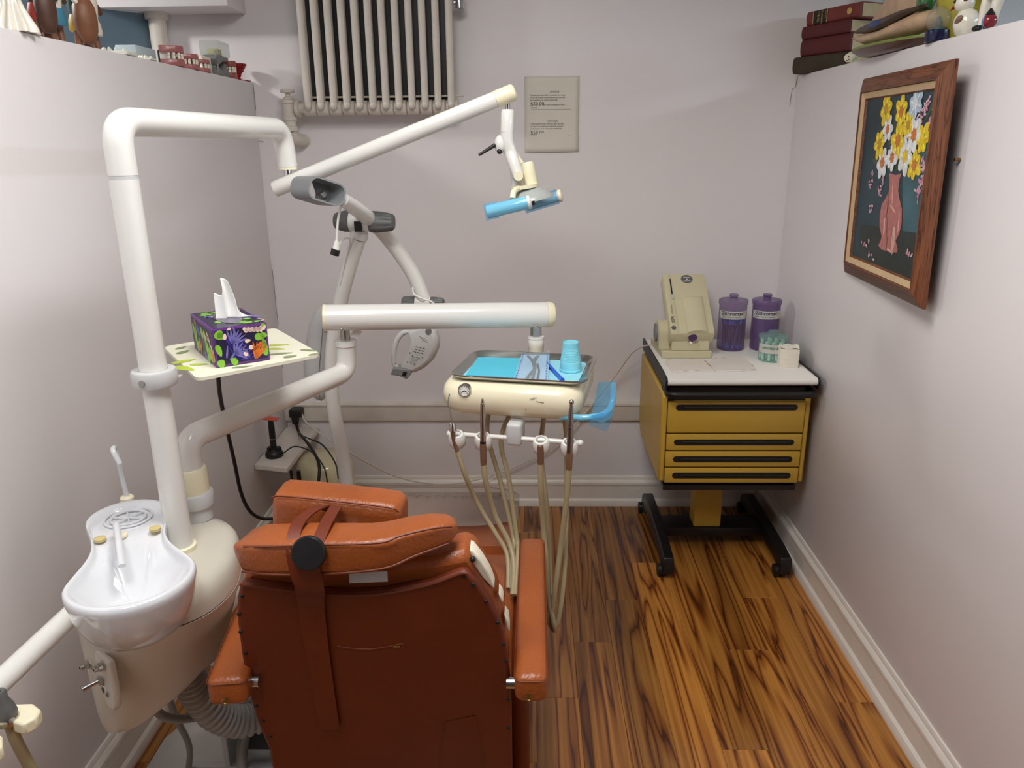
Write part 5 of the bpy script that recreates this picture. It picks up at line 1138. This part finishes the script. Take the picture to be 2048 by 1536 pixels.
obj('capsule_port', MB().tube([cpv + v * .012, cpv - v * .004 - V((0, .004, 0))], .0165, 20), mat('purple_rubber', (78, 40, 104), .4), mx)
obj('port_ring', MB().tube([p for p in circle(cpv - v * .004 + V((0, -.006, -.010)), .018, 20, (1, 0, 0), (0, .6, .3))] + [cpv - v * .004 + V((.018, -.006, -.010))], .0014, 6), M_STEEL, mx)
bz = .8002
fo = XM @ V((0, 0, -STK - .02))
pb = [(.508, 2.885), (.700, 2.885), (.705, 3.12), (.500, 3.12)]
obj('base', MB().prism([V((x, y, bz)) for x, y in pb], (0, 0, .028)), M_BEIGE, mx, bevel=.003)
obj('base_front', MB().prism([V((x, y, bz + .0285)) for x, y in ((.545, 2.892), (.69, 2.892), (.695, 3.08), (.545, 3.08))], (0, 0, .040)), M_BEIGE, mx, bevel=.003)
obj('side_hub', MB().tube([(.497, 2.965, .885), (.500, 2.965, .885), (.540, 2.965, .885)], [.046, .050, .050], 28).prism([V((.500, 2.915, .83)), V((.500, 3.015, .83)), V((.500, 3.015, .885)), V((.500, 2.915, .885))], (.04, 0, 0)), M_BEIGE, mx)
obj('hub_knob', MB().tube([(.490, 2.965, .885), (.497, 2.965, .885)], .036, 24), M_GREY, mx)
obj('mixer_arm', MB().prism([V((.54, y, z)) for y, z in ((2.92, .83), (3.05, .83), (3.02, .93), (2.93, .92))], (.14, 0, 0)), M_BEIGE, mx)
# canisters
def canister(x, y, label, m, full):
    t = thing('canister', (x, y, CZ), label, 'canister', group=None); Mx = T(x, y, CZ)
    obj('jar', MB().lathe([(0, .001), (.048, .001), (.0525, .003), (.054, .008), (.054, .183)], 36, Mx, cap=False), m, t)
    obj('lid', MB().lathe([(.0545, .1835), (.0570, .1845), (.0570, .199), (.055, .2015), (.016, .2025), (.0150, .206), (.0150, .212), (.0178, .2145), (.0178, .221), (.016, .223), (0, .223)], 36, Mx, cap=False), m, t)
    a0, a1 = math.radians(-170), math.radians(-14); n = 18
    vs = [Mx @ V((.0546 * math.cos(a0 + (a1 - a0) * k / n), .0546 * math.sin(a0 + (a1 - a0) * k / n), z)) for z in (.131, .163) for k in range(n + 1)]
    lb = obj('foil_label', MB().add(vs, [(k, k + 1, n + 2 + k, n + 1 + k) for k in range(n)]), M_FOIL, t, label='silver foil label band')
    def curved(s, size, a, z, bold=False):
        mbt = text(s, size, Matrix.Identity(4), bold=bold); mbt.v = [Mx @ V((.0549 * math.cos(math.radians(a) + p.x / .0549), .0549 * math.sin(math.radians(a) + p.x / .0549), z + p.y)) for p in mbt.v]; return mbt
    obj('lettering', curved('Zithromax', .0205, -152, .1465, True), M_NAVY, lb); obj('lettering', curved('IV', .0165, -64, .1475), M_ORANGEINK, lb)
    obj('lettering', curved('azithromycin for injection', .0075, -150, .137), M_DGREY, lb)
    return t
canister(.808, 3.035, 'clear purple canister full of blue-tipped saliva ejectors', M_PURPLE, True)
canister(.940, 3.035, 'deep violet empty canister at the right of the pair', M_PURPLE2, False)
rr = random.Random(21)
ej = None
for k in range(22):
    a = 2 * PI * k / 22 * 2.4; r0 = .040 * math.sqrt((k + .5) / 22) + .002; a2 = a + rr.uniform(-.35, .35); r1 = min(.046, r0 + rr.uniform(-.002, .012))
    p0 = V((.808 + r0 * math.cos(a), 3.035 + r0 * math.sin(a), CZ + .008)); p1 = V((.808 + r1 * math.cos(a2) + .004, 3.035 + r1 * math.sin(a2), CZ + .122 + rr.uniform(-.005, .007)))
    d = (p1 - p0).normalized()
    e = thing('saliva_ejector', tuple(p0), 'clear blue-tipped saliva ejector standing inside the purple canister', 'saliva ejector', group='saliva ejectors in the purple canister')
    obj('tube', MB().tube([p0 + d * .012, p1 - d * .014], .0030, 7), M_STRAW, e)
    obj('tip', MB().tube([p1 - d * .019, p1 - d * .015, p1], [.0034, .0056, .0054], 8), M_TIP, e)
    obj('end_fitting', MB().tube([p0, p0 + d * .0125], .0040, 7), M_TIP, e)
jx_, jy_ = .922, 2.862
jr = thing('cotton_jar', (jx_, jy_, CZ), 'aqua clear jar of cotton rolls with silver label', 'jar'); Mj = T(jx_, jy_, CZ)
obj('jar', MB().lathe([(0, .001), (.047, .001), (.050, .004), (.0505, .086)], 34, Mj, cap=False), M_AQUA, jr)
obj('lid', MB().lathe([(.0512, .0865), (.0535, .0865), (.0535, .096), (.050, .100), (.024, .1025), (.020, .106), (.020, .113), (.017, .116), (0, .116)], 34, Mj), M_AQUA, jr)
n = 20; a0, a1 = math.radians(-178), math.radians(10)
vs = [Mj @ V((.0509 * math.cos(a0 + (a1 - a0) * k / n), .0509 * math.sin(a0 + (a1 - a0) * k / n), z)) for z in (.036, .070) for k in range(n + 1)]
lb = obj('foil_label', MB().add(vs, [(k, k + 1, n + 2 + k, n + 1 + k) for k in range(n)]), M_FOIL, jr)
mbt = text('AEROBID-M', .0125, Matrix.Identity(4), bold=True); mbt.v = [Mj @ V((.0512 * math.cos(math.radians(-152) + p.x / .0512), .0512 * math.sin(math.radians(-152) + p.x / .0512), .052 + p.y)) for p in mbt.v]
obj('lettering', mbt, M_GREENINK, lb)
for lay in range(2):
    for k in range(13):
        r0 = .040 if k < 9 else .018; a = (2 * PI * k / 9 if k < 9 else 2 * PI * k / 4) + lay * .3
        p = V((jx_ + r0 * math.cos(a), jy_ + r0 * math.sin(a), CZ + .007 + lay * .037)); q = p + V((rr.uniform(-.003, .003), rr.uniform(-.003, .003), .034))
        obj('cotton_roll', MB().tube([p, q], .0056, 10), M_COTTON, None, 'white cotton roll packed inside the aqua jar', 'cotton roll', 'cotton rolls in the aqua jar')
gs = thing('gauze_stack', (.955, 2.775, CZ), 'square stack of white gauze pads at the cart corner', 'gauze pads')
GM = T(.958, 2.783, CZ) @ RZ(-.15)
for k in range(9):
    s = .0002 * ((k * 7) % 5 - 2); obj('gauze_layer', MB().box((-.033 + s, -.033 - s, .0078 * k), (.033 + s, .033 - s, .0078 * k + .0078), .0006, M=GM), M_GAUZE, gs)
mb = MB(); g = []
for j in range(5):
    for i in range(5): g.append(GM @ V((-.034 + .017 * i, -.034 + .017 * j, .0705 + (.006 if (i + j) % 3 == 0 else .001) + (.005 if i == 4 and j > 1 else 0))))
mb.add(g, [(j * 5 + i, j * 5 + i + 1, j * 5 + i + 6, j * 5 + i + 5) for j in range(4) for i in range(4)]); obj('loose_pad', mb, M_GAUZE, gs, sharp=20)
M_TILE = mat('mixing_slab', (240, 232, 222), .5, var=.03)
M_GRIME = mat('slab_stain', (150, 104, 92), .7, var=.2)
for pts, lab in (([(1329, 719), (1405, 717), (1427, 740), (1345, 743)], 'left white mixing slab with stained edges beside mixer'), ([(1408, 718), (1486, 713), (1514, 739), (1432, 742)], 'right white mixing slab with stained edges near jar')):
    q = [AZ(x, y, CZ + .005) for x, y in pts]; t = thing('mixing_slab', tuple(sum(q, V()) / 4 - V((0, 0, .005))), lab, 'slab')
    obj('slab', MB().prism([p - V((0, 0, .005)) for p in q], (0, 0, .005)), M_TILE, t, bevel=.001)
    mb = MB()
    for k in range(7):
        a, b = q[k % 4], q[(k + 1) % 4]; p = a + (b - a) * rr.uniform(.1, .8); mb.box((-.008, -.0008, 0), (.008, .0008, .0004), M=frame(p + V((0, 0, .0001)), b - a, (-(b - a).y, (b - a).x, 0)))
    obj('stain', mb, M_GRIME, t)

# ------------------------------------------------------------------ books on the right partition
LZ = ZT + .0005
def book(c, d, L_, D_, th, z, m, label, name='book', page=(206, 190, 150)):
    d = V(d).normalized(); e = V((-d.y, d.x, 0));
    if e.x < 0: e = -e
    Mx = frame(V((c[0], c[1], z)), d, e); hand = (Mx.to_3x3() @ V((0, 0, 1))).z
    if hand < 0: Mx = frame(V((c[0], c[1], z)), d, e) @ Matrix.Scale(-1, 4, V((0, 0, 1)))
    t = thing(name, (*c, z), label, 'book', group=None)
    sp = [V((0, .006 - .006 * math.cos(a), th / 2 + th / 2 * math.sin(a))) for a in [-PI / 2 + PI * k / 8 for k in range(9)]]
    prof = [(D_, 0), ] + [(p.y - .004 * math.cos(-PI / 2 + PI * k / 8), p.z) for k, p in enumerate(sp)] + [(D_, th)]
    obj('cover', MB().loft([[Mx @ V((x, y, zz)) for y, zz in prof] for x in (0, L_)]), m, t, sharp=50)
    for xa, xb in ((L_ - .0005, L_ + .0008), (-.0008, .0005)): obj('page_block', MB().box((xa, .010, .004), (xb, D_ - .006, th - .004), M=Mx), mat('aged_pages', page, .9, var=.08, vs=40), t)
    return t, Mx
dk = V((.115, -.245, 0))
M_GREENB = mat('olive_brown_cloth', (62, 52, 36), .8, var=.2, vs=14); M_RED = mat('dark_red_cloth', (86, 24, 24), .6, var=.1); M_RED2 = mat('maroon_leather', (118, 48, 40), .5, var=.1)
book((1.000, 3.170), (.115, -.20, 0), .245, .17, .058, LZ, M_GREENB, 'worn olive brown book at the bottom of the stack')
book((1.022, 3.165), dk, .235, .155, .060, LZ + .0585, M_RED, 'dark red book second from the bottom of stack')
book((1.022, 3.168), dk, .225, .155, .045, LZ + .1190, M_RED, 'dark red book directly under the lettered book')
bt, BMx = book((1.035, 3.168), dk, .250, .155, .050, LZ + .1645, M_RED2, 'maroon book with black spine label on top of stack')
obj('spine_label', MB().box((.036, -.0050, .003), (.100, -.0043, .047), M=BMx), M_INK, bt)
gold = mat('gold_stamp', (206, 172, 104), .4, .4)
obj('spine_band', MB().box((.033, -.0048, .003), (.036, -.0042, .047), M=BMx).box((.100, -.0048, .003), (.103, -.0042, .047), M=BMx), gold, bt)
sxd = (BMx.to_3x3() @ V((1, 0, 0)))
for s, x, sz in (('ORAL', .056, .014), ('SURGERY', .074, .0105), ('ARCHER', .092, .007)):
    obj('spine_lettering', text(s, sz, frame(BMx @ V((x, -.0054, .044 if BMx.to_3x3().determinant() > 0 else .006)), (0, 0, -1), sxd), 'LEFT'), gold, bt)
ctr = BMx @ V((.205, -.0050, .025)); obj('spine_medallion', MB().tube([ctr, ctr + (BMx.to_3x3() @ V((0, -.0006, 0)))], .011, 18), gold, bt)

# ------------------------------------------------------------------ ornaments on the right partition
def blob(path, n=16):                    # soft lofted body: list of (centre, half width across, half height)
    rings = []; m = len(path)
    for i, (p, a, b) in enumerate(path):
        p = V(p); d = (V(path[min(i + 1, m - 1)][0]) - V(path[max(i - 1, 0)][0])).normalized()
        s = d.cross(V((0, 0, 1))); s = s.normalized() if s.length > .05 else V((1, 0, 0)); h = s.cross(d)
        rings.append([p + s * (a * math.cos(2 * PI * k / n)) + h * (b * math.sin(2 * PI * k / n)) for k in range(n)])
    return MB().loft(rings)
M_TAN = mat('carved_tan_wood', (196, 164, 132), .45, var=.12, vs=30, bump=.5, bs=120); M_DBR = mat('painted_dark_brown', (74, 58, 50), .4, var=.15, vs=20)
M_GRN = mat('mallard_green', (58, 112, 58), .25, var=.1, coat=.4); M_ORB = mat('painted_orange_breast', (206, 128, 62), .4, var=.2, vs=30); M_BLUP = mat('blue_wing_patch', (44, 66, 120), .4, var=.2, vs=40)
pl_ = thing('wooden_dish', (1.07, 2.45, LZ), 'long dark wooden dish with green lining under the decoy', 'dish')
Md = T(1.072, 2.46, LZ) @ RZ(.12) @ Matrix.Scale(2.9, 4, V((0, 1, 0)))
obj('dish', MB().lathe([(.045, 0), (.060, .004), (.075, .020), (.0745, .024), (.070, .022), (.05, .010), (0, .009)], 32, Md), mat('dark_wood_dish', (96, 64, 52), .3, var=.15), pl_)
obj('green_rim', MB().lathe([(.0752, .021), (.0752, .028), (.068, .028), (.066, .022)], 32, Md), mat('green_dish_rim', (122, 136, 62), .4, var=.1), pl_)
dk1 = thing('duck_decoy', (1.07, 2.45, LZ + .03), 'carved tan duck decoy with blue-patched brown wing', 'duck decoy')
z0 = LZ + .030
obj('body', blob([((1.040, 2.715, z0 + .040), .004, .003), ((1.045, 2.67, z0 + .034), .020, .010), ((1.05, 2.60, z0 + .024), .036, .018), ((1.058, 2.50, z0 + .022), .042, .019), ((1.062, 2.40, z0 + .027), .044, .024), ((1.065, 2.32, z0 + .032), .040, .027), ((1.068, 2.26, z0 + .034), .028, .022), ((1.07, 2.235, z0 + .034), .010, .010)]), M_TAN, dk1, sharp=70)
wg = obj('wing', blob([((1.040, 2.700, z0 + .056), .004, .004), ((1.038, 2.64, z0 + .055), .014, .010), ((1.034, 2.55, z0 + .052), .022, .015), ((1.034, 2.45, z0 + .054), .024, .014), ((1.036, 2.35, z0 + .062), .022, .008), ((1.044, 2.28, z0 + .066), .010, .004)]), M_DBR, dk1, sharp=70)
obj('wing_patch', blob([((1.0140, 2.545, z0 + .055), .003, .004), ((1.0118, 2.51, z0 + .054), .004, .010), ((1.0105, 2.475, z0 + .053), .004, .009), ((1.0125, 2.45, z0 + .052), .002, .004)]), M_BLUP, wg)
dk2 = thing('duck_decoy', (1.13, 2.50, LZ), 'green-headed carved duck standing behind the tan decoy', 'duck decoy')
obj('body', blob([((1.115, 2.80, LZ + .08), .006, .006), ((1.12, 2.74, LZ + .09), .035, .03), ((1.125, 2.64, LZ + .12), .045, .06), ((1.125, 2.54, LZ + .135), .046, .072), ((1.125, 2.46, LZ + .14), .044, .066), ((1.125, 2.40, LZ + .14), .024, .04), ((1.125, 2.385, LZ + .14), .008, .012)]), M_TAN, dk2, sharp=70)
obj('orange_breast', blob([((1.115, 2.62, LZ + .185), .010, .006), ((1.105, 2.57, LZ + .190), .030, .016), ((1.10, 2.50, LZ + .196), .036, .02), ((1.105, 2.44, LZ + .195), .024, .014), ((1.11, 2.42, LZ + .19), .008, .006)]), M_ORB, dk2, sharp=70)
obj('head', MB().sphere((1.085, 2.345, LZ + .118), .030, 18, 12, (.8, 1.0, 1.1)), M_GRN, dk2)
obj('bill', blob([((1.07, 2.325, LZ + .105), .009, .006), ((1.06, 2.295, LZ + .100), .009, .004), ((1.055, 2.28, LZ + .099), .003, .002)]), M_DBR, dk2)
obj('stand', MB().cyl((1.125, 2.56, LZ), (1.125, 2.56, LZ + .08), .018), M_DBR, dk2)
yvz = thing('yellow_vase', (1.12, 2.20, LZ), 'yellow-green glass vase behind the snow globe', 'vase')
obj('vase', MB().lathe([(.035, 0), (.045, .01), (.058, .06), (.066, .14), (.070, .22), (.0675, .22), (.063, .14), (.054, .06), (.04, .014), (0, .012)], 24, T(1.12, 2.215, LZ)), mat('yellow_green_glass', (184, 172, 62), .15, alpha=.72, var=.2, vs=14), yvz)
sg = thing('snow_globe', (1.062, 2.20, LZ), 'clear glass snow globe on a navy base', 'snow globe'); Ms = T(1.060, 2.205, LZ)
obj('globe_base', MB().lathe([(.029, 0), (.030, .002), (.029, .026), (.027, .028), (0, .028)], 26, Ms), mat('navy_base', (20, 24, 60), .25, var=.05), sg)
obj('glass', MB().sphere(Ms @ V((0, 0, .054)), .0315, 24, 16), mat('globe_glass', (220, 216, 200), .05, alpha=.22), sg)
obj('scene', MB().lathe([(.022, .029), (.020, .034), (.006, .036), (.009, .048), (.003, .062), (0, .064)], 12, Ms), mat('globe_figure', (64, 96, 104), .4, var=.3, vs=60), sg)
bd = thing('bird_figurine', (1.07, 2.08, LZ), 'white ceramic bird figurine with brown wings and red beak', 'figurine')
M_CER = mat('cream_glazed_ceramic', (236, 230, 214), .2, var=.05, vs=50, coat=.4); M_WNG = mat('brown_feather_glaze', (122, 96, 78), .35, var=.3, vs=60)
obj('body', MB().lathe([(.016, 0), (.024, .004), (.031, .022), (.030, .040), (.022, .054), (.012, .060), (0, .062)], 24, T(1.068, 2.085, LZ) @ Matrix.Scale(.9, 4, V((1, 0, 0)))), M_CER, bd, sharp=70)
obj('head', MB().sphere((1.060, 2.090, LZ + .074), .0235, 18, 12, (.95, 1, .95)), M_CER, bd)
obj('wing', MB().sphere((1.046, 2.078, LZ + .034), .016, 14, 8, (.45, 1.0, .6), Matrix.Rotation(-.5, 3, 'X')), M_WNG, bd)
obj('wing', MB().sphere((1.060, 2.120, LZ + .030), .012, 14, 8, (.8, .4, 1.0)), M_WNG, bd)
obj('crest', MB().sphere((1.052, 2.072, LZ + .084), .014, 12, 8, (.5, .6, 1), Matrix.Rotation(.4, 3, 'X')), M_WNG, bd)
obj('eye', MB().sphere((1.039, 2.094, LZ + .078), .0042, 10, 8), M_BLACK, bd)
obj('beak', MB().tube([(1.046, 2.110, LZ + .068), (1.042, 2.117, LZ + .061)], [.0045, .001], 10), mat('red_beak', (150, 30, 30), .3), bd)
cf = thing('clown_figurine', (1.08, 1.985, LZ), 'white clown figurine with a red and blue ball', 'figurine')
for x, y in ((1.064, 2.005), (1.070, 1.970)):
    obj('leg', MB().tube(spl([(x, y, LZ + .012), (x + .002, y + .001, LZ + .04), (x + .006, y - .004, LZ + .08)], 4), [.0085, .009, .0095, .010, .011, .012, .0125, .013, .013], 12), M_CER, cf)
    obj('shoe', MB().sphere((x - .006, y + .008, LZ + .0075), .0105, 12, 8, (.9, 1.5, .7)), M_BLACK, cf)
obj('body', MB().lathe([(.018, .072), (.026, .085), (.027, .11), (.020, .14), (.010, .16), (0, .165)], 18, T(1.074, 1.985, LZ)), M_CER, cf, sharp=70)
obj('button', MB().sphere((1.053, 1.978, LZ + .072), .0055, 10, 8), gold, cf)
obj('ball', MB().sphere((1.056, 1.960, LZ + .016), .016, 16, 12), mat('red_glaze', (130, 40, 50), .2), cf)
obj('ball_stripe', MB().sphere((1.0545, 1.960, LZ + .016), .0161, 16, 12, (1, .4, 1)), mat('blue_glaze', (106, 132, 176), .2), cf)
obj('ball_cap', MB().tube([(1.056, 1.960, LZ + .029), (1.056, 1.960, LZ + .043)], [.011, .002], 12), M_BLACK, cf)
cw_ = thing('cow_figurine', (1.10, 1.83, LZ), 'black and white spotted figurine at the right edge', 'figurine')
obj('body', MB().lathe([(.014, 0), (.016, .02), (.012, .04), (.020, .06), (.024, .09), (.018, .13), (0, .15)], 16, T(1.10, 1.845, LZ + .004)), M_CER, cw_, sharp=70)
obj('base', MB().lathe([(.034, 0), (.034, .004), (0, .004)], 20, T(1.10, 1.845, LZ)), M_DBR, cw_)
mb = MB()
for y, z, r in ((1.856, .03, .007), (1.848, .062, .009), (1.862, .085, .010), (1.838, .10, .010), (1.852, .118, .008)): mb.sphere((1.090 if z > .05 else 1.094, y, LZ + z), r, 10, 8, (1.2, .8, 1))
obj('spot', mb, M_BLACK, cw_)
ck = thing('carved_scroll', (1.06, 2.78, LZ), 'small carved bone scroll beside the olive book', 'ornament')
p0, p1 = V((1.038, 2.735, LZ + .014)), V((1.10, 2.80, LZ + .040))
obj('scroll', MB().tube([p0, p1], .0135, 16), M_FOAM, ck); d = (p1 - p0)
for t in (.25, .5, .75): obj('ring', MB().tube([p0 + d * t, p0 + d * (t + .06)], .0148, 16), mat('bone_ring', (206, 190, 150), .5), ck)
mb = MB()
for k in range(5): mb.sphere(p0 + V((-.002 + .002 * (k % 2), -.001, 0)) + V((0, .008 * math.cos(k * 1.26), .008 * math.sin(k * 1.26))) - d.normalized() * .001, .002, 8, 6)
obj('hole', mb, M_INK, ck)

# ------------------------------------------------------------------ ornaments on the left partition
LZ = ZT + .0005
an = thing('angel_figurine', (-1.12, 1.82, LZ), 'white angel figurine with pleated gown and wings', 'figurine')
rings = []
for z, r in ((0, .046), (.012, .043), (.05, .024), (.08, .017), (.10, .020), (.13, .022), (.15, .016)):
    rings.append([V((-1.125 + r * (1 + .16 * math.sin(9 * a) * (z < .07)) * math.cos(a) * .9, 1.815 + r * (1 + .16 * math.sin(9 * a) * (z < .07)) * math.sin(a), LZ + z)) for a in [2 * PI * k / 54 for k in range(54)]])
obj('gown', MB().loft(rings), M_CER, an, sharp=80)
obj('head', MB().sphere((-1.125, 1.815, LZ + .168), .018, 14, 10), M_CER, an)
for s in (-1, 1): obj('wing', MB().prism([V((-1.14, 1.815 + s * q[0], LZ + q[1])) for q in ((.012, .14), (.03, .17), (.046, .14), (.052, .085), (.040, .055), (.022, .085))], (-.008, 0, 0)), M_CER, an, bevel=.003)
M_SKIN = mat('painted_brown_clay', (122, 78, 52), .5, var=.15, vs=30); M_DSK = mat('dark_brown_clay', (78, 50, 36), .5, var=.15, vs=30)
def player(x, y, label, body, lower, trim, gourd, gc, h=.15, shirt=None):
    t = thing('clay_figurine', (x, y, LZ), label, 'figurine', group=None)
    for s in (-1, 1): obj('leg', MB().tube(spl([(x + .004 * s, y + .012 * s, LZ), (x, y + .013 * s, LZ + .03), (x, y + .010 * s, LZ + .06)], 4), [.008, .008, .0085, .009, .0095, .010, .0105, .011, .011], 10), M_SKIN, t)
    obj('trousers', MB().lathe([(.024, .034), (.026, .04), (.024, .06), (.020, .072), (0, .074)], 16, T(x, y, LZ)), lower, t)
    obj('torso', MB().lathe([(.019, .070), (.022, .09), (.024, .115), (.016, .135), (.008, .14), (0, .141)], 16, T(x, y, LZ)), body, t, sharp=70)
    obj('head', MB().sphere((x, y, LZ + .156), .017, 14, 10), M_DSK, t)
    for s in (-1, 1): obj('arm', MB().tube(spl([(x, y + .020 * s, LZ + .122), (x + .012, y + .030 * s, LZ + .100), (x + .022, y + .014 * s, LZ + .088)], 4), .0062, 10), M_DSK if s > 0 else (shirt or M_SKIN), t)
    if gourd: obj(gourd[0], MB().lathe(gourd[1], 18, T(x + .018, y - .004, LZ) @ Matrix.Scale(.8, 4, V((1, 0, 0)))), gc, t, sharp=70)
    return t
teal, red, yelp, grnp, whp = [mat(n, c, .5, var=.1, vs=30) for n, c in (('painted_teal_cloth', (54, 122, 146)), ('painted_red_cloth', (156, 48, 40)), ('painted_yellow_cloth', (186, 150, 48)), ('painted_green_cloth', (40, 84, 74)), ('painted_white_cloth', (214, 206, 190)))]
dr = [(.010, .008), (.018, .012), (.024, .03), (.027, .055), (.026, .08), (.020, .098), (0, .10)]
player(-1.120, 1.905, 'dark brown clay drummer in red trousers beside angel', M_DSK, red, red, ('drum', dr), M_DSK, shirt=red)
player(-1.125, 1.970, 'clay figure in teal shorts and white shirt', whp, teal, teal, None, None, shirt=grnp)
player(-1.120, 2.070, 'clay figure holding a big brown drum, yellow trousers', grnp, yelp, yelp, ('drum', [(.008, .004), (.020, .012), (.030, .035), (.033, .06), (.030, .09), (.020, .108), (0, .11)]), M_SKIN, shirt=whp)
player(-1.130, 2.140, 'clay figure in all white leaning on the ledge', whp, whp, whp, None, None, shirt=whp)
# study models of teeth
M_PINK = mat('pink_acrylic_gum', (158, 90, 88), .35, var=.08, vs=20, coat=.2); M_TOOTH = mat('ivory_tooth', (232, 226, 206), .25, coat=.3); M_STONE = mat('white_dental_stone', (220, 220, 208), .7, var=.04, vs=40); M_GSTONE = mat('grey_metal_model', (120, 122, 120), .5, var=.1, vs=30)
def model(x, y, w, d, h, label, m, upper=True, rot=0.0, z=LZ, teeth=M_TOOTH, name='tooth_model'):
    t = thing(name, (x, y, z), label, 'tooth model', rotz=rot, group=None); Mx = T(x, y, z) @ RZ(rot)
    base = [(-w / 2, -d / 2), (w / 2, -d / 2), (w / 2, d * .2), (w * .25, d / 2), (-w * .25, d / 2), (-w / 2, d * .2)]
    def sl(z0, z1, k0=1, k1=1): return MB().loft([[Mx @ V((a * k0, b * k0, z0)) for a, b in base], [Mx @ V((a * k1, b * k1, z1)) for a, b in base]])
    obj('lower_base', sl(0, h * .34), m, t, bevel=.002); 
    if upper: obj('upper_base', sl(h * .66, h), m, t, bevel=.002)
    for k in range(8):
        a = math.radians(-20 + 220 * k / 7); c = Mx @ V((w * .42 * math.cos(a), d * .02 + d * .40 * math.sin(a), h * .42))
        obj('tooth', MB().sphere(c, .0062, 8, 6, (.8, .8, 1.25)), teeth, t)
        if upper: obj('tooth', MB().sphere(c + V((0, 0, h * .17)), .0062, 8, 6, (.8, .8, 1.2)), teeth, t)
    if upper: obj('hinge', MB().tube([Mx @ V((0, -d / 2 - .004, h * .2)), Mx @ V((0, -d / 2 - .004, h * .8))], .003, 8), M_BLACKM, t)
    return t
model(-1.140, 2.275, .055, .085, .030, 'white plaster cast of lower teeth left of pale box', M_STONE, False, PI / 2 + .0, teeth=M_STONE)
model(-1.122, 2.410, .040, .045, .016, 'small plaster cast of teeth in front of pale box', M_STONE, False, PI / 2)
model(-1.128, 2.60, .060, .070, .060, 'largest pink hinged tooth model beside pale box', M_PINK, True, -PI / 2 + .35)
model(-1.125, 2.715, .055, .060, .048, 'middle pink hinged tooth model of the row', M_PINK, True, -PI / 2 + .25)
model(-1.125, 2.815, .052, .056, .040, 'smallest pink hinged tooth model with clenched teeth', M_PINK, True, -PI / 2 + .2)
bx = thing('storage_box', (-1.18, 2.47, LZ), 'pale blue-grey box with dark slot behind pink models', 'box')
obj('carton', MB().box((-1.222, 2.43, LZ), (-1.160, 2.56, LZ + .046), .003), mat('pale_blue_box', (182, 196, 200), .6), bx); obj('slot', MB().box((-1.215, 2.5602, LZ + .030), (-1.168, 2.5608, LZ + .040)), M_BLACK, bx); obj('red_stripe', MB().box((-1.1598, 2.45, LZ + .004), (-1.159, 2.50, LZ + .014)), mat('red_stripe', (190, 90, 70), .6), bx)
st_ = thing('stone_block', (-1.15, 2.885, LZ), 'ivory plaster block behind the smallest pink model', 'plaster block')
obj('block', MB().box((-1.20, 2.855, LZ), (-1.135, 2.935, LZ + .060), .004), M_FOAM, st_)
obj('trim', MB().box((-1.202, 2.853, LZ), (-1.133, 2.937, LZ + .008), .002), M_STONE, st_)
ga = thing('articulator', (-1.14, 3.0, LZ), 'grey metal jaw articulator on the left partition', 'articulator')
obj('lower_frame', MB().prism([V((-1.17, y, LZ + z)) for y, z in ((2.94, 0), (3.05, 0), (3.055, .012), (3.02, .05), (2.985, .02), (2.95, .03))], (.055, 0, 0)), M_GSTONE, ga, bevel=.004)
obj('upper_frame', MB().prism([V((-1.17, y, LZ + z)) for y, z in ((2.93, .058), (2.955, .072), (3.05, .070), (3.05, .056), (2.99, .050), (2.95, .034))], (.055, 0, 0)), M_GSTONE, ga, bevel=.004)
obj('pin', MB().tube([(-1.12, 2.95, LZ + .01), (-1.12, 2.945, LZ + .085)], .004, 8), M_STEEL, ga)
pb_ = thing('plastic_box', (-1.16, 3.055, LZ + .072), 'clear plastic box on top of the grey articulator', 'box')
obj('case', MB().box((-1.195, 2.985, LZ + .0725), (-1.125, 3.105, LZ + .125), .008, 3), M_BOXCLEAR, pb_); obj('insert', MB().box((-1.18, 3.02, LZ + .076), (-1.14, 3.06, LZ + .10), .004), mat('yellow_insert', (206, 198, 130), .6), pb_)
model(-1.128, 3.085, .045, .050, .062, 'brownish red jaw model beside the red goblet', mat('brown_red_gum', (150, 74, 60), .4, var=.2, vs=40), True, -PI / 2 + .2)
gb = thing('red_goblet', (-1.135, 3.18, LZ), 'ruby red beaded glass goblet near the back wall', 'goblet'); Mg = T(-1.130, 3.178, LZ)
M_RUBY = mat('ruby_glass', (150, 16, 22), .08, alpha=.85, var=.1)
obj('bowl', MB().lathe([(.010, .024), (.016, .028), (.018, .036), (.026, .042), (.030, .050), (.031, .062), (.029, .062), (.024, .046), (.012, .034), (0, .033)], 26, Mg), M_RUBY, gb)
obj('stem', MB().lathe([(.020, 0), (.021, .003), (.009, .008), (.008, .014), (.012, .019), (.010, .0245), (0, .0245)], 22, Mg), M_RUBY, gb)
for r, z in ((.031, .058), (.018, .036)):
    mb = MB()
    for k in range(14): mb.sphere(Mg @ V((r * math.cos(2 * PI * k / 14), r * math.sin(2 * PI * k / 14), z)), .0042, 8, 6)
    obj('beading', mb, M_RUBY, gb)
obj('card_edge', MB().box((-1.16, 3.205, LZ), (-1.106, 3.245, LZ + .006), .001), mat('dusty_red_card', (132, 70, 74), .7), None, 'flat dusty red card beneath the goblet end', 'card')
